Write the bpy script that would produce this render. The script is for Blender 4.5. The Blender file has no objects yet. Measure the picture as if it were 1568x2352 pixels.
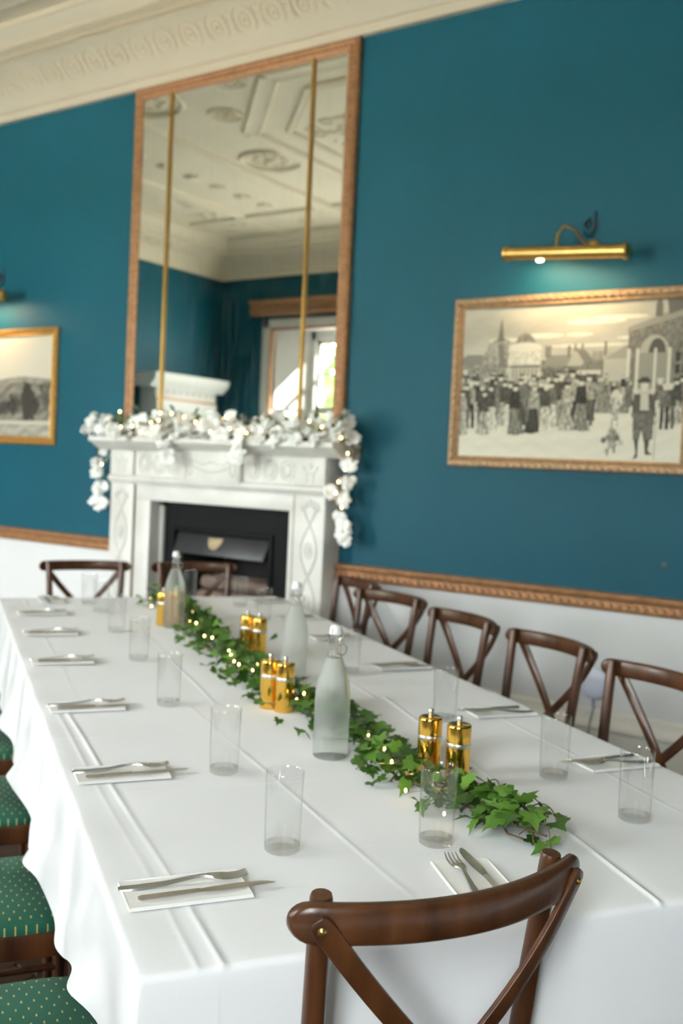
import bpy, bmesh, math, random
import numpy as np
from mathutils import Vector, Matrix

# ------------------------------------------------------------------ camera, sky, light
SC = bpy.context.scene
COL = SC.collection
CAM_Y = -4.433
cam_data = bpy.data.cameras.new('camera')
cam = bpy.data.objects.new('camera', cam_data)
COL.objects.link(cam)
cam_data.sensor_fit = 'AUTO'
cam_data.sensor_width = 36.0
cam_data.lens = 35.147
cam_data.clip_start = 0.05
R3 = (0.8259939, 0.5617788, 0.0462458)
U3 = (-0.0621751, 0.0092597, 0.9980223)
F3 = (-0.5602395, 0.8272357, -0.0425771)
cam.matrix_world = Matrix(((R3[0], U3[0], -F3[0], 0.0), (R3[1], U3[1], -F3[1], CAM_Y), (R3[2], U3[2], -F3[2], 1.42), (0, 0, 0, 1)))
cam_data.dof.use_dof = True
cam_data.dof.focus_distance = 1.5
cam_data.dof.aperture_fstop = 4.0
cam_data.dof.aperture_blades = 0
SC.camera = cam

world = bpy.data.worlds.new('overcast_sky')
SC.world = world
world.use_nodes = True
bg = world.node_tree.nodes['Background']
bg.inputs['Color'].default_value = (0.95, 0.975, 1.0, 1)
bg.inputs['Strength'].default_value = 35.0

sun_data = bpy.data.lights.new('sun', 'SUN')
sun_data.energy = 150.0
sun_data.angle = math.radians(1.0)
sun_data.color = (1.0, 0.96, 0.90)
sun = bpy.data.objects.new('sun', sun_data)
COL.objects.link(sun)
sun.rotation_euler = Vector((-0.90, 0.30, -0.58)).to_track_quat('-Z', 'Y').to_euler()   # low along the facade: lights the terrace, shutters and the foot of the left wall

SC.view_settings.view_transform = 'Standard'
SC.view_settings.look = 'None'
SC.view_settings.gamma = 1.0
SC.view_settings.use_curve_mapping = False
SC.view_settings.exposure = 0.0
SC.cycles.max_bounces = 14
SC.cycles.diffuse_bounces = 6
SC.cycles.glossy_bounces = 6
SC.cycles.transmission_bounces = 12
SC.cycles.transparent_max_bounces = 12
SC.cycles.sample_clamp_indirect = 6.0

XL, XR, YR = -8.4, 2.0, -5.14          # left wall, right wall, rear wall (fireplace wall is y = 0)
ZC = 4.10                               # ceiling height
WINDOWS = [(-7.6, -4.9, 0.45), (-4.3, -2.2, 1.0), (-0.9, 0.9, 1.0)]  # room-side openings in the rear wall: x0, x1, sill; the third is unseen, added to brighten the table's near end
WZ1 = 3.08

def portal(x0, x1, WZ0):
    l = bpy.data.lights.new('sky_portal', 'AREA')
    l.shape = 'RECTANGLE'
    l.size = x1 - x0
    l.size_y = WZ1 - WZ0
    l.cycles.is_portal = True
    o = bpy.data.objects.new('sky_portal', l)
    COL.objects.link(o)
    o.location = ((x0 + x1) / 2, YR - 0.46, (WZ0 + WZ1) / 2)
    o.rotation_euler = (math.radians(90), 0, 0)      # its -Z looks into the room (+y)
for a_, b_, s_ in WINDOWS:
    portal(a_ + 0.44, b_ - 0.44, s_)

# ------------------------------------------------------------------ helpers
rnd = random.Random(7)

def tag(o, label=None, cat=None, group=None, kind=None):
    if label: o['label'] = label
    if cat: o['category'] = cat
    if group: o['group'] = group
    if kind: o['kind'] = kind
    return o

def empty(name, loc=(0, 0, 0), rz=0.0, **k):
    o = bpy.data.objects.new(name, None)
    COL.objects.link(o)
    o.empty_display_size = 0.1
    o.location = loc
    o.rotation_euler = (0, 0, rz)
    return tag(o, **k)

class MB:
    def __init__(self):
        self.v = []; self.f = []
    def add(self, vs, fs):
        b = len(self.v)
        self.v.extend([tuple(p) for p in vs])
        self.f.extend([tuple(i + b for i in q) for q in fs])
        return self
    def box(self, x0, x1, y0, y1, z0, z1, M=None):
        vs = [Vector(p) for p in ((x0, y0, z0), (x1, y0, z0), (x1, y1, z0), (x0, y1, z0), (x0, y0, z1), (x1, y0, z1), (x1, y1, z1), (x0, y1, z1))]
        if M: vs = [M @ p for p in vs]
        return self.add(vs, [(0, 3, 2, 1), (4, 5, 6, 7), (0, 1, 5, 4), (1, 2, 6, 5), (2, 3, 7, 6), (3, 0, 4, 7)])
    def tube(self, pts, r, n=10, cap=True, closed=False):
        pts = [Vector(p) for p in pts]
        m = len(pts)
        rs = r if isinstance(r, (list, tuple)) else [r] * m
        vs = []; up = None
        for i, p in enumerate(pts):
            a = pts[(i - 1) % m] if (closed or i > 0) else p
            b = pts[(i + 1) % m] if (closed or i < m - 1) else p
            t = (b - a).normalized()
            if up is None:
                up = t.orthogonal().normalized()
            up = (up - t * up.dot(t))
            up = up.normalized() if up.length > 1e-6 else t.orthogonal().normalized()
            w = t.cross(up)
            for k in range(n):
                an = 2 * math.pi * k / n
                vs.append(p + (up * math.cos(an) + w * math.sin(an)) * rs[i])
        fs = []
        for i in range(m if closed else m - 1):
            j = (i + 1) % m
            for k in range(n):
                k2 = (k + 1) % n
                fs.append((i * n + k, i * n + k2, j * n + k2, j * n + k))
        if cap and not closed:
            fs.append(tuple(range(n - 1, -1, -1)))
            fs.append(tuple((m - 1) * n + k for k in range(n)))
        return self.add(vs, fs)
    def lathe(self, prof, n=24, c=(0, 0, 0), M=None):
        vs = []; fs = []
        for r, z in prof:
            for k in range(n):
                a = 2 * math.pi * k / n
                p = Vector((c[0] + r * math.cos(a), c[1] + r * math.sin(a), c[2] + z))
                vs.append(M @ p if M else p)
        for i in range(len(prof) - 1):
            for k in range(n):
                k2 = (k + 1) % n
                fs.append((i * n + k, i * n + k2, (i + 1) * n + k2, (i + 1) * n + k))
        if prof[0][0] > 1e-6: fs.append(tuple(range(n - 1, -1, -1)))
        if prof[-1][0] > 1e-6: fs.append(tuple((len(prof) - 1) * n + k for k in range(n)))
        return self.add(vs, fs)
    def prism(self, prof, p0, p1, a, b, m0=0.0, m1=0.0, close=True):
        """profile points (s, t) -> s*a + t*b, run from p0 to p1; m0/m1 mitre: shift along the run by s*m."""
        p0, p1, a, b = Vector(p0), Vector(p1), Vector(a), Vector(b)
        d = (p1 - p0).normalized()
        n = len(prof)
        vs = [p0 + a * s + b * t + d * s * m0 for s, t in prof] + [p1 + a * s + b * t - d * s * m1 for s, t in prof]
        fs = [(i, (i + 1) % n, n + (i + 1) % n, n + i) for i in range(n if close else n - 1)]
        if close:
            fs += [tuple(range(n - 1, -1, -1)), tuple(range(n, 2 * n))]
        return self.add(vs, fs)
    def grid(self, fn, us, vs_, flip=False):
        nu, nv = len(us), len(vs_)
        pts = [fn(u, v) for u in us for v in vs_]
        fs = []
        for i in range(nu - 1):
            for j in range(nv - 1):
                q = (i * nv + j, (i + 1) * nv + j, (i + 1) * nv + j + 1, i * nv + j + 1)
                fs.append(q[::-1] if flip else q)
        return self.add(pts, fs)
    def ball(self, c, r, M=None, nu=8, nv=6):
        r = r if isinstance(r, (tuple, list)) else (r, r, r)
        vs = []; fs = []
        for i in range(1, nv):
            th = math.pi * i / nv
            for k in range(nu):
                a = 2 * math.pi * k / nu
                vs.append(Vector((r[0] * math.sin(th) * math.cos(a), r[1] * math.sin(th) * math.sin(a), r[2] * math.cos(th))))
        vs.append(Vector((0, 0, r[2]))); vs.append(Vector((0, 0, -r[2])))
        T_, B_ = len(vs) - 2, len(vs) - 1
        for i in range(nv - 2):
            for k in range(nu):
                k2 = (k + 1) % nu
                fs.append((i * nu + k, (i + 1) * nu + k, (i + 1) * nu + k2, i * nu + k2))
        for k in range(nu):
            k2 = (k + 1) % nu
            fs.append((T_, k, k2)); fs.append((B_, (nv - 2) * nu + k2, (nv - 2) * nu + k))
        if M: vs = [M @ p for p in vs]
        c = Vector(c)
        return self.add([p + c for p in vs], fs)
    def mesh(self, name, mats, bevel=0.0, smooth=40):
        me = bpy.data.meshes.new(name)
        me.from_pydata(self.v, [], self.f)
        if bevel > 0:
            bm = bmesh.new(); bm.from_mesh(me)
            es = [e for e in bm.edges if len(e.link_faces) == 2 and e.calc_face_angle(0) > 0.6]
            bmesh.ops.bevel(bm, geom=es, offset=bevel, segments=2, affect='EDGES', profile=0.5)
            bm.to_mesh(me); bm.free()
        for m in (mats if isinstance(mats, (list, tuple)) else [mats]):
            me.materials.append(m)
        if smooth:
            me.polygons.foreach_set('use_smooth', [True] * len(me.polygons))
            me.set_sharp_from_angle(angle=math.radians(smooth))
        me.update()
        return me
    def obj(self, name, mats, parent=None, bevel=0.0, smooth=40, loc=(0, 0, 0), rz=0.0, **k):
        o = bpy.data.objects.new(name, self.mesh(name, mats, bevel, smooth))
        COL.objects.link(o)
        if parent: o.parent = parent
        o.location = loc; o.rotation_euler = (0, 0, rz)
        return tag(o, **k)

def inst(name, me, parent, M, **k):
    o = bpy.data.objects.new(name, me)
    COL.objects.link(o)
    if parent: o.parent = parent
    o.matrix_local = M
    return tag(o, **k)

def copy_tree(o, parent=None):
    c = o.copy()
    COL.objects.link(c)
    c.parent = parent
    for ch in list(o.children):
        copy_tree(ch, c)
    return c

# ------------------------------------------------------------------ materials
def new_mat(name):
    m = bpy.data.materials.new(name)
    m.use_nodes = True
    return m, m.node_tree.nodes, m.node_tree.links, m.node_tree.nodes['Principled BSDF']

def pmat(name, col, rough=0.5, metal=0.0, var=0.0, scale=8.0, bump=0.0, bscale=60.0, stretch=(1, 1, 1), coat=0.0, sheen=0.0, spec=0.5, col2=None, sub=0.0):
    m, N, L, P = new_mat(name)
    P.inputs['Base Color'].default_value = (*col, 1)
    P.inputs['Roughness'].default_value = rough
    P.inputs['Metallic'].default_value = metal
    P.inputs['Specular IOR Level'].default_value = spec
    P.inputs['Coat Weight'].default_value = coat
    P.inputs['Coat Roughness'].default_value = 0.15
    P.inputs['Sheen Weight'].default_value = sheen
    if sub:
        P.inputs['Subsurface Weight'].default_value = sub
        P.inputs['Subsurface Radius'].default_value = (0.01, 0.01, 0.01)
    tc = N.new('ShaderNodeTexCoord'); mp = N.new('ShaderNodeMapping')
    mp.inputs['Scale'].default_value = stretch
    L.new(tc.outputs['Object'], mp.inputs['Vector'])
    if var > 0 or col2:
        nz = N.new('ShaderNodeTexNoise'); nz.inputs['Scale'].default_value = scale; nz.inputs['Detail'].default_value = 5
        L.new(mp.outputs['Vector'], nz.inputs['Vector'])
        rp = N.new('ShaderNodeValToRGB')
        c2 = col2 if col2 else tuple(min(1, c * (1 + var)) for c in col)
        c1 = col if col2 else tuple(c * (1 - var) for c in col)
        rp.color_ramp.elements[0].color = (*c1, 1); rp.color_ramp.elements[0].position = 0.3
        rp.color_ramp.elements[1].color = (*c2, 1); rp.color_ramp.elements[1].position = 0.7
        L.new(nz.outputs['Fac'], rp.inputs['Fac']); L.new(rp.outputs['Color'], P.inputs['Base Color'])
    if bump > 0:
        nb = N.new('ShaderNodeTexNoise'); nb.inputs['Scale'].default_value = bscale; nb.inputs['Detail'].default_value = 4
        L.new(mp.outputs['Vector'], nb.inputs['Vector'])
        bp = N.new('ShaderNodeBump'); bp.inputs['Strength'].default_value = bump; bp.inputs['Distance'].default_value = 0.01
        L.new(nb.outputs['Fac'], bp.inputs['Height']); L.new(bp.outputs['Normal'], P.inputs['Normal'])
    return m

M_TEAL = pmat('teal_paint', (0.0028, 0.066, 0.100), 0.55, var=0.05, scale=1.5, bump=0.03, bscale=40, spec=0.2)
M_DADO = pmat('white_wall_paint', (0.61, 0.61, 0.605), 0.6, var=0.02, scale=2, bump=0.02, bscale=50)
M_CREAM = pmat('cream_plaster', (0.86, 0.77, 0.61), 0.7, var=0.03, scale=3, bump=0.02)
M_SKIRT = pmat('skirting_paint', (0.70, 0.68, 0.62), 0.5, var=0.02)
M_COPPER = pmat('copper_gilt', (0.33, 0.165, 0.075), 0.5, metal=0.35, var=0.25, scale=30, bump=0.1, bscale=120)
M_GILT = pmat('aged_gilt', (0.31, 0.195, 0.105), 0.5, metal=0.35, var=0.25, scale=40, bump=0.1, bscale=150)
M_GOLDF = pmat('gold_leaf_frame', (0.40, 0.21, 0.05), 0.4, metal=0.5, var=0.2, scale=40)
M_BAR = pmat('mirror_bar_brass', (0.36, 0.21, 0.05), 0.35, metal=0.7, var=0.1, scale=10)
M_MARBLE = pmat('white_marble', (0.53, 0.515, 0.475), 0.4, scale=5, col2=(0.65, 0.635, 0.595), bump=0.02, bscale=30)
M_IRON = pmat('black_iron', (0.004, 0.004, 0.0045), 0.6, spec=0.12, var=0.2, scale=20, bump=0.05)
M_HOOD = pmat('grey_iron_hood', (0.028, 0.028, 0.031), 0.4, metal=0.3, var=0.2, scale=12)
M_SOOT = pmat('sooty_brick', (0.01, 0.009, 0.008), 0.9, var=0.3, scale=15)
M_LOG = pmat('log_bark', (0.10, 0.065, 0.045), 0.85, col2=(0.26, 0.19, 0.15), scale=30, bump=0.3, bscale=60, stretch=(0.2, 1, 1))
M_EMBLEM = pmat('tarnished_brass_emblem', (0.42, 0.33, 0.20), 0.5, metal=0.4, var=0.2, scale=40)
M_WOOD = pmat('walnut_stain', (0.030, 0.0095, 0.0033), 0.30, col2=(0.085, 0.031, 0.010), scale=9, bump=0.05, bscale=40, stretch=(3, 3, 0.6), coat=0.12, spec=0.4)
M_CLOTH = pmat('white_linen', (0.775, 0.775, 0.79), 0.75, var=0.012, scale=4, bump=0.04, bscale=500, sheen=0.15, spec=0.2)
M_NAPKIN = pmat('white_napkin', (0.80, 0.79, 0.765), 0.8, var=0.015, bump=0.04, bscale=400, spec=0.2)
M_STEEL = pmat('brushed_steel', (0.66, 0.64, 0.61), 0.32, metal=1.0, var=0.05, scale=30)
M_BRASS = pmat('polished_brass', (0.86, 0.52, 0.10), 0.13, metal=1.0, var=0.05, scale=6)
M_ABRASS = pmat('antique_brass', (0.60, 0.38, 0.12), 0.28, metal=1.0, var=0.15, scale=20)
M_CERAMIC = pmat('white_ceramic', (0.82, 0.82, 0.81), 0.2)
M_PLASTIC = pmat('white_plastic', (0.58, 0.62, 0.74), 0.4)
M_CABLE = pmat('grey_cable', (0.25, 0.25, 0.26), 0.5)
M_STEM = pmat('brown_twig', (0.09, 0.06, 0.03), 0.7, var=0.3, scale=60)
M_WIRE = pmat('copper_wire', (0.55, 0.42, 0.15), 0.3, metal=1.0)
M_DARKSPRIG = pmat('dried_dark_sprig', (0.03, 0.035, 0.04), 0.8, var=0.4, scale=40)
M_OLIVE = pmat('olive_leaf', (0.12, 0.15, 0.035), 0.5, var=0.3, scale=30)
M_EUCALYPT = pmat('eucalyptus_leaf', (0.06, 0.13, 0.11), 0.5, var=0.2, scale=30)
M_WINPAINT = pmat('white_window_paint', (0.80, 0.80, 0.78), 0.4, var=0.01)
M_FLOOR = pmat('dark_oak_floor', (0.030, 0.015, 0.008), 0.35, col2=(0.065, 0.035, 0.018), scale=7, bump=0.05, stretch=(1, 12, 1))
M_TABLE = pmat('table_wood', (0.20, 0.11, 0.06), 0.5, var=0.2, scale=6)
M_GRASS = pmat('lawn', (0.10, 0.17, 0.05), 0.9, var=0.3, scale=3)
M_BOUNCE_TERRACE = pmat('pale_bounce_terrace', (0.66, 0.63, 0.56), 0.8, var=0.1, scale=3)
M_TREE = pmat('tree_leaf', (0.12, 0.22, 0.05), 0.6, var=0.4, scale=4)
M_BARK = pmat('tree_bark', (0.12, 0.09, 0.06), 0.9, var=0.3)
M_HOOK = pmat('painted_dark_hook', (0.006, 0.035, 0.055), 0.5)

def random_leaf_mat(name, c1, c2, rough=0.35, transl=0.25):
    m, N, L, P = new_mat(name)
    oi = N.new('ShaderNodeObjectInfo'); rp = N.new('ShaderNodeValToRGB')
    rp.color_ramp.elements[0].color = (*c1, 1); rp.color_ramp.elements[1].color = (*c2, 1)
    L.new(oi.outputs['Random'], rp.inputs['Fac'])
    tc = N.new('ShaderNodeTexCoord'); nz = N.new('ShaderNodeTexNoise'); nz.inputs['Scale'].default_value = 60
    L.new(tc.outputs['Object'], nz.inputs['Vector'])
    mx = N.new('ShaderNodeMix'); mx.data_type = 'RGBA'; mx.blend_type = 'MULTIPLY'; mx.inputs['Factor'].default_value = 0.5
    L.new(rp.outputs['Color'], mx.inputs[6]); L.new(nz.outputs['Fac'], mx.inputs[7])
    L.new(mx.outputs[2], P.inputs['Base Color'])
    P.inputs['Roughness'].default_value = rough
    tr = N.new('ShaderNodeBsdfTranslucent'); L.new(mx.outputs[2], tr.inputs['Color'])
    ms = N.new('ShaderNodeMixShader'); ms.inputs['Fac'].default_value = transl
    L.new(P.outputs['BSDF'], ms.inputs[1]); L.new(tr.outputs['BSDF'], ms.inputs[2])
    L.new(ms.outputs['Shader'], N['Material Output'].inputs['Surface'])
    return m
M_IVY = random_leaf_mat('ivy_leaf', (0.022, 0.075, 0.008), (0.17, 0.36, 0.05))
M_PETAL = random_leaf_mat('white_petal', (0.90, 0.90, 0.86), (0.98, 0.98, 0.95), 0.7, 0.12)
for nd in M_PETAL.node_tree.nodes:
    if nd.type == 'MIX': nd.inputs['Factor'].default_value = 0.06

def glass_mat(name):
    """thin clear glass: straight-through with Fresnel reflection, greyer where the wall is seen edge-on"""
    m, N, L, P = new_mat(name)
    lw = N.new('ShaderNodeLayerWeight'); lw.inputs['Blend'].default_value = 0.5
    pw = N.new('ShaderNodeMath'); pw.operation = 'POWER'; pw.inputs[1].default_value = 7.0
    L.new(lw.outputs['Facing'], pw.inputs[0])
    mx = N.new('ShaderNodeMix'); mx.data_type = 'RGBA'; L.new(pw.outputs[0], mx.inputs[0])
    mx.inputs[6].default_value = (0.995, 0.997, 0.995, 1); mx.inputs[7].default_value = (0.62, 0.66, 0.66, 1)
    t = N.new('ShaderNodeBsdfTransparent'); L.new(mx.outputs[2], t.inputs['Color'])
    g = N.new('ShaderNodeBsdfGlossy'); g.inputs['Roughness'].default_value = 0.0; g.inputs['Color'].default_value = (0.95, 0.95, 0.95, 1)
    p5 = N.new('ShaderNodeMath'); p5.operation = 'POWER'; p5.inputs[1].default_value = 5.0; L.new(lw.outputs['Facing'], p5.inputs[0])
    fr = N.new('ShaderNodeMath'); fr.operation = 'MULTIPLY_ADD'; fr.inputs[1].default_value = 0.6; fr.inputs[2].default_value = 0.045; L.new(p5.outputs[0], fr.inputs[0])
    ms = N.new('ShaderNodeMixShader'); L.new(fr.outputs[0], ms.inputs['Fac'])
    L.new(t.outputs['BSDF'], ms.inputs[1]); L.new(g.outputs['BSDF'], ms.inputs[2])
    L.new(ms.outputs['Shader'], N['Material Output'].inputs['Surface'])
    return m
M_GLASS = glass_mat('clear_glass')
def base_glass():
    m, N, L, P = new_mat('thick_glass_base')
    g = N.new('ShaderNodeBsdfGlass'); g.inputs['Color'].default_value = (0.985, 0.99, 0.985, 1); g.inputs['IOR'].default_value = 1.48
    t = N.new('ShaderNodeBsdfTransparent'); ms = N.new('ShaderNodeMixShader'); ms.inputs['Fac'].default_value = 0.30
    L.new(t.outputs['BSDF'], ms.inputs[1]); L.new(g.outputs['BSDF'], ms.inputs[2])
    L.new(ms.outputs['Shader'], N['Material Output'].inputs['Surface'])
    return m
M_GBASE = base_glass()

def frosted_mat():
    m, N, L, P = new_mat('misted_bottle_glass')
    g = N.new('ShaderNodeBsdfRefraction'); g.inputs['Color'].default_value = (0.97, 0.985, 0.97, 1)
    g.inputs['Roughness'].default_value = 0.32; g.inputs['IOR'].default_value = 1.08
    P.inputs['Base Color'].default_value = (0.88, 0.90, 0.88, 1); P.inputs['Roughness'].default_value = 0.25
    tr = N.new('ShaderNodeBsdfTranslucent'); tr.inputs['Color'].default_value = (0.90, 0.92, 0.90, 1)
    m1 = N.new('ShaderNodeMixShader'); m1.inputs['Fac'].default_value = 0.5
    L.new(P.outputs['BSDF'], m1.inputs[1]); L.new(tr.outputs['BSDF'], m1.inputs[2])
    tc = N.new('ShaderNodeTexCoord'); nz = N.new('ShaderNodeTexNoise'); nz.inputs['Scale'].default_value = 40
    L.new(tc.outputs['Object'], nz.inputs['Vector'])
    mr = N.new('ShaderNodeMapRange'); mr.inputs[1].default_value = 0.3; mr.inputs[2].default_value = 0.7
    mr.inputs[3].default_value = 0.20; mr.inputs[4].default_value = 0.26
    L.new(nz.outputs['Fac'], mr.inputs[0])
    m2 = N.new('ShaderNodeMixShader'); L.new(mr.outputs[0], m2.inputs['Fac'])
    L.new(g.outputs['BSDF'], m2.inputs[1]); L.new(m1.outputs['Shader'], m2.inputs[2])
    L.new(m2.outputs['Shader'], N['Material Output'].inputs['Surface'])
    return m
M_FROST = frosted_mat()

def pane_mat():
    m, N, L, P = new_mat('window_glass')
    t = N.new('ShaderNodeBsdfTransparent'); t.inputs['Color'].default_value = (0.95, 0.97, 0.96, 1)
    g = N.new('ShaderNodeBsdfGlossy'); g.inputs['Roughness'].default_value = 0.0
    lw = N.new('ShaderNodeLayerWeight'); lw.inputs['Blend'].default_value = 0.5
    p5 = N.new('ShaderNodeMath'); p5.operation = 'POWER'; p5.inputs[1].default_value = 5.0; L.new(lw.outputs['Facing'], p5.inputs[0])
    fr = N.new('ShaderNodeMath'); fr.operation = 'MULTIPLY_ADD'; fr.inputs[1].default_value = 0.9; fr.inputs[2].default_value = 0.04; L.new(p5.outputs[0], fr.inputs[0])
    ms = N.new('ShaderNodeMixShader')
    L.new(fr.outputs[0], ms.inputs['Fac']); L.new(t.outputs['BSDF'], ms.inputs[1]); L.new(g.outputs['BSDF'], ms.inputs[2])
    L.new(ms.outputs['Shader'], N['Material Output'].inputs['Surface'])
    return m
M_PANE = pane_mat()

def mirror_mat():
    m, N, L, P = new_mat('old_mirror_silvering')
    P.inputs['Metallic'].default_value = 1.0
    P.inputs['Base Color'].default_value = (0.93, 0.95, 0.90, 1)
    tc = N.new('ShaderNodeTexCoord'); mp = N.new('ShaderNodeMapping'); mp.inputs['Scale'].default_value = (14, 1, 1.2)
    nz = N.new('ShaderNodeTexNoise'); nz.inputs['Scale'].default_value = 3; nz.inputs['Detail'].default_value = 6
    L.new(tc.outputs['Object'], mp.inputs['Vector']); L.new(mp.outputs['Vector'], nz.inputs['Vector'])
    mr = N.new('ShaderNodeMapRange'); mr.inputs[1].default_value = 0.5; mr.inputs[2].default_value = 0.8
    mr.inputs[3].default_value = 0.0; mr.inputs[4].default_value = 0.05
    L.new(nz.outputs['Fac'], mr.inputs[0])
    P.inputs['Roughness'].default_value = 0.015
    df = N.new('ShaderNodeBsdfDiffuse'); df.inputs['Color'].default_value = (0.75, 0.78, 0.76, 1)
    ms = N.new('ShaderNodeMixShader')
    L.new(mr.outputs[0], ms.inputs['Fac']); L.new(P.outputs['BSDF'], ms.inputs[1]); L.new(df.outputs['BSDF'], ms.inputs[2])
    L.new(ms.outputs['Shader'], N['Material Output'].inputs['Surface'])
    return m
M_MIRROR = mirror_mat()

def emit_mat(name, col, s):
    m, N, L, P = new_mat(name)
    P.inputs['Base Color'].default_value = (*col, 1)
    P.inputs['Emission Color'].default_value = (*col, 1); P.inputs['Emission Strength'].default_value = s
    return m
M_BULB = emit_mat('fairy_bulb', (1.0, 0.62, 0.22), 18)
M_LAMPBULB = emit_mat('picture_lamp_bulb', (1.0, 0.85, 0.6), 12)

def fabric_mat():
    m, N, L, P = new_mat('green_dash_fabric')
    tc = N.new('ShaderNodeTexCoord'); sx = N.new('ShaderNodeSeparateXYZ'); L.new(tc.outputs['Object'], sx.inputs[0])
    def mth(op, a, b=None, c=None):
        n = N.new('ShaderNodeMath'); n.operation = op
        for i, q in enumerate((a, b, c)):
            if q is None: continue
            if isinstance(q, (int, float)): n.inputs[i].default_value = q
            else: L.new(q, n.inputs[i])
        return n.outputs[0]
    PX, PY = 0.025, 0.021
    col_i = mth('FLOOR', mth('DIVIDE', sx.outputs['X'], PX))
    fx = mth('FRACT', mth('DIVIDE', sx.outputs['X'], PX))
    off = mth('MULTIPLY', mth('MODULO', mth('ABSOLUTE', col_i), 2.0), 0.5)
    fy = mth('FRACT', mth('ADD', mth('DIVIDE', sx.outputs['Y'], PY), off))
    inx = mth('MULTIPLY', mth('GREATER_THAN', fx, 0.32), mth('LESS_THAN', fx, 0.64))
    iny = mth('MULTIPLY', mth('GREATER_THAN', fy, 0.43), mth('LESS_THAN', fy, 0.57))
    dash = mth('MULTIPLY', inx, iny)
    mx = N.new('ShaderNodeMix'); mx.data_type = 'RGBA'; L.new(dash, mx.inputs['Factor'])
    mx.inputs[6].default_value = (0.012, 0.085, 0.052, 1); mx.inputs[7].default_value = (0.36, 0.30, 0.10, 1)
    L.new(mx.outputs[2], P.inputs['Base Color'])
    P.inputs['Roughness'].default_value = 0.8; P.inputs['Sheen Weight'].default_value = 0.05; P.inputs['Specular IOR Level'].default_value = 0.2
    wv = N.new('ShaderNodeTexWave'); wv.inputs['Scale'].default_value = 120; L.new(tc.outputs['Object'], wv.inputs['Vector'])
    bp = N.new('ShaderNodeBump'); bp.inputs['Strength'].default_value = 0.25; bp.inputs['Distance'].default_value = 0.002
    L.new(wv.outputs['Fac'], bp.inputs['Height']); L.new(bp.outputs['Normal'], P.inputs['Normal'])
    return m
M_FABRIC = fabric_mat()

def print_mat(name):
    m, N, L, P = new_mat(name)
    a = N.new('ShaderNodeVertexColor'); a.layer_name = 'print'
    L.new(a.outputs['Color'], P.inputs['Base Color'])
    P.inputs['Roughness'].default_value = 0.6; P.inputs['Specular IOR Level'].default_value = 0.15
    return m

# ------------------------------------------------------------------ room shell
def wall_panel(mb, axis, at, thick, a0, a1, z0, z1, holes):
    """vertical slab at x or y = at .. at+thick, running a0..a1, with rectangular holes (a0,a1,z0,z1)."""
    As = sorted({a0, a1} | {h[0] for h in holes} | {h[1] for h in holes})
    Zs = sorted({z0, z1} | {min(z1, max(z0, z)) for h in holes for z in h[2:4]})
    for i in range(len(As) - 1):
        for j in range(len(Zs) - 1):
            ca, cz = (As[i] + As[i + 1]) / 2, (Zs[j] + Zs[j + 1]) / 2
            if any(h[0] < ca < h[1] and h[2] < cz < h[3] for h in holes): continue
            lo, hi = min(at, at + thick), max(at, at + thick)
            if axis == 'y': mb.box(As[i], As[i + 1], lo, hi, Zs[j], Zs[j + 1])
            else: mb.box(lo, hi, As[i], As[i + 1], Zs[j], Zs[j + 1])

FX = -3.81                                   # fireplace axis
DADO = 0.87
def build_wall(name, axis, at, thick, a0, a1, holes):
    me = MB(); wall_panel(me, axis, at, thick, a0, a1, DADO, ZC + 0.1, [h for h in holes if h[3] > DADO])
    k = len(me.f)
    wall_panel(me, axis, at, thick, a0, a1, 0.0, DADO, [h for h in holes if h[2] < DADO])
    o = me.obj(name, [M_TEAL, M_DADO], smooth=0, kind='structure')
    o.data.polygons.foreach_set('material_index', [0] * k + [1] * (len(me.f) - k))
    return o
w_back = build_wall('wall_back', 'y', 0.0, 0.5, XL, XR, [(-4.17, -3.45, 0.02, 1.01)])
w_left = build_wall('wall_left', 'x', XL, -0.3, YR - 0.3, 0.5, [])
w_right = build_wall('wall_right', 'x', XR, 0.3, YR - 0.3, 0.5, [])
w_rear = build_wall('wall_rear', 'y', YR, -0.4, XL, XR, [(a, b, c, WZ1) for a, b, c in WINDOWS])

fl = MB().box(XL, XR, YR, 0.5, -0.12, -0.012).obj('floor', M_FLOOR, smooth=0, kind='structure')
plank_me = MB().box(-0.044, 0.044, -0.595, 0.595, -0.012, 0.0).mesh('plank', M_FLOOR, bevel=0.0015, smooth=0)
for i in range(20):
    for j in range(3):
        y = -4.45 + j * 1.2 + (0.6 if i % 2 else 0.0)
        inst('plank', plank_me, fl, Matrix.Translation((-2.55 + i * 0.09, y, 0)))

# mouldings
def rope_beads(mb, p0, p1, pitch, size, axis_out, tilt=0.7, nu=6, nv=4):
    p0, p1, out = Vector(p0), Vector(p1), Vector(axis_out)
    d = (p1 - p0); n = max(1, int(d.length / pitch)); d.normalize()
    s = d.cross(out)
    a = d * math.cos(tilt) + s * math.sin(tilt)
    b = out.cross(a)
    M = Matrix((a, b, out)).transposed()
    for i in range(n):
        mb.ball(p0 + d * (i + 0.5) * ((p1 - p0).length / n), size, M.to_4x4(), nu, nv)

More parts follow.
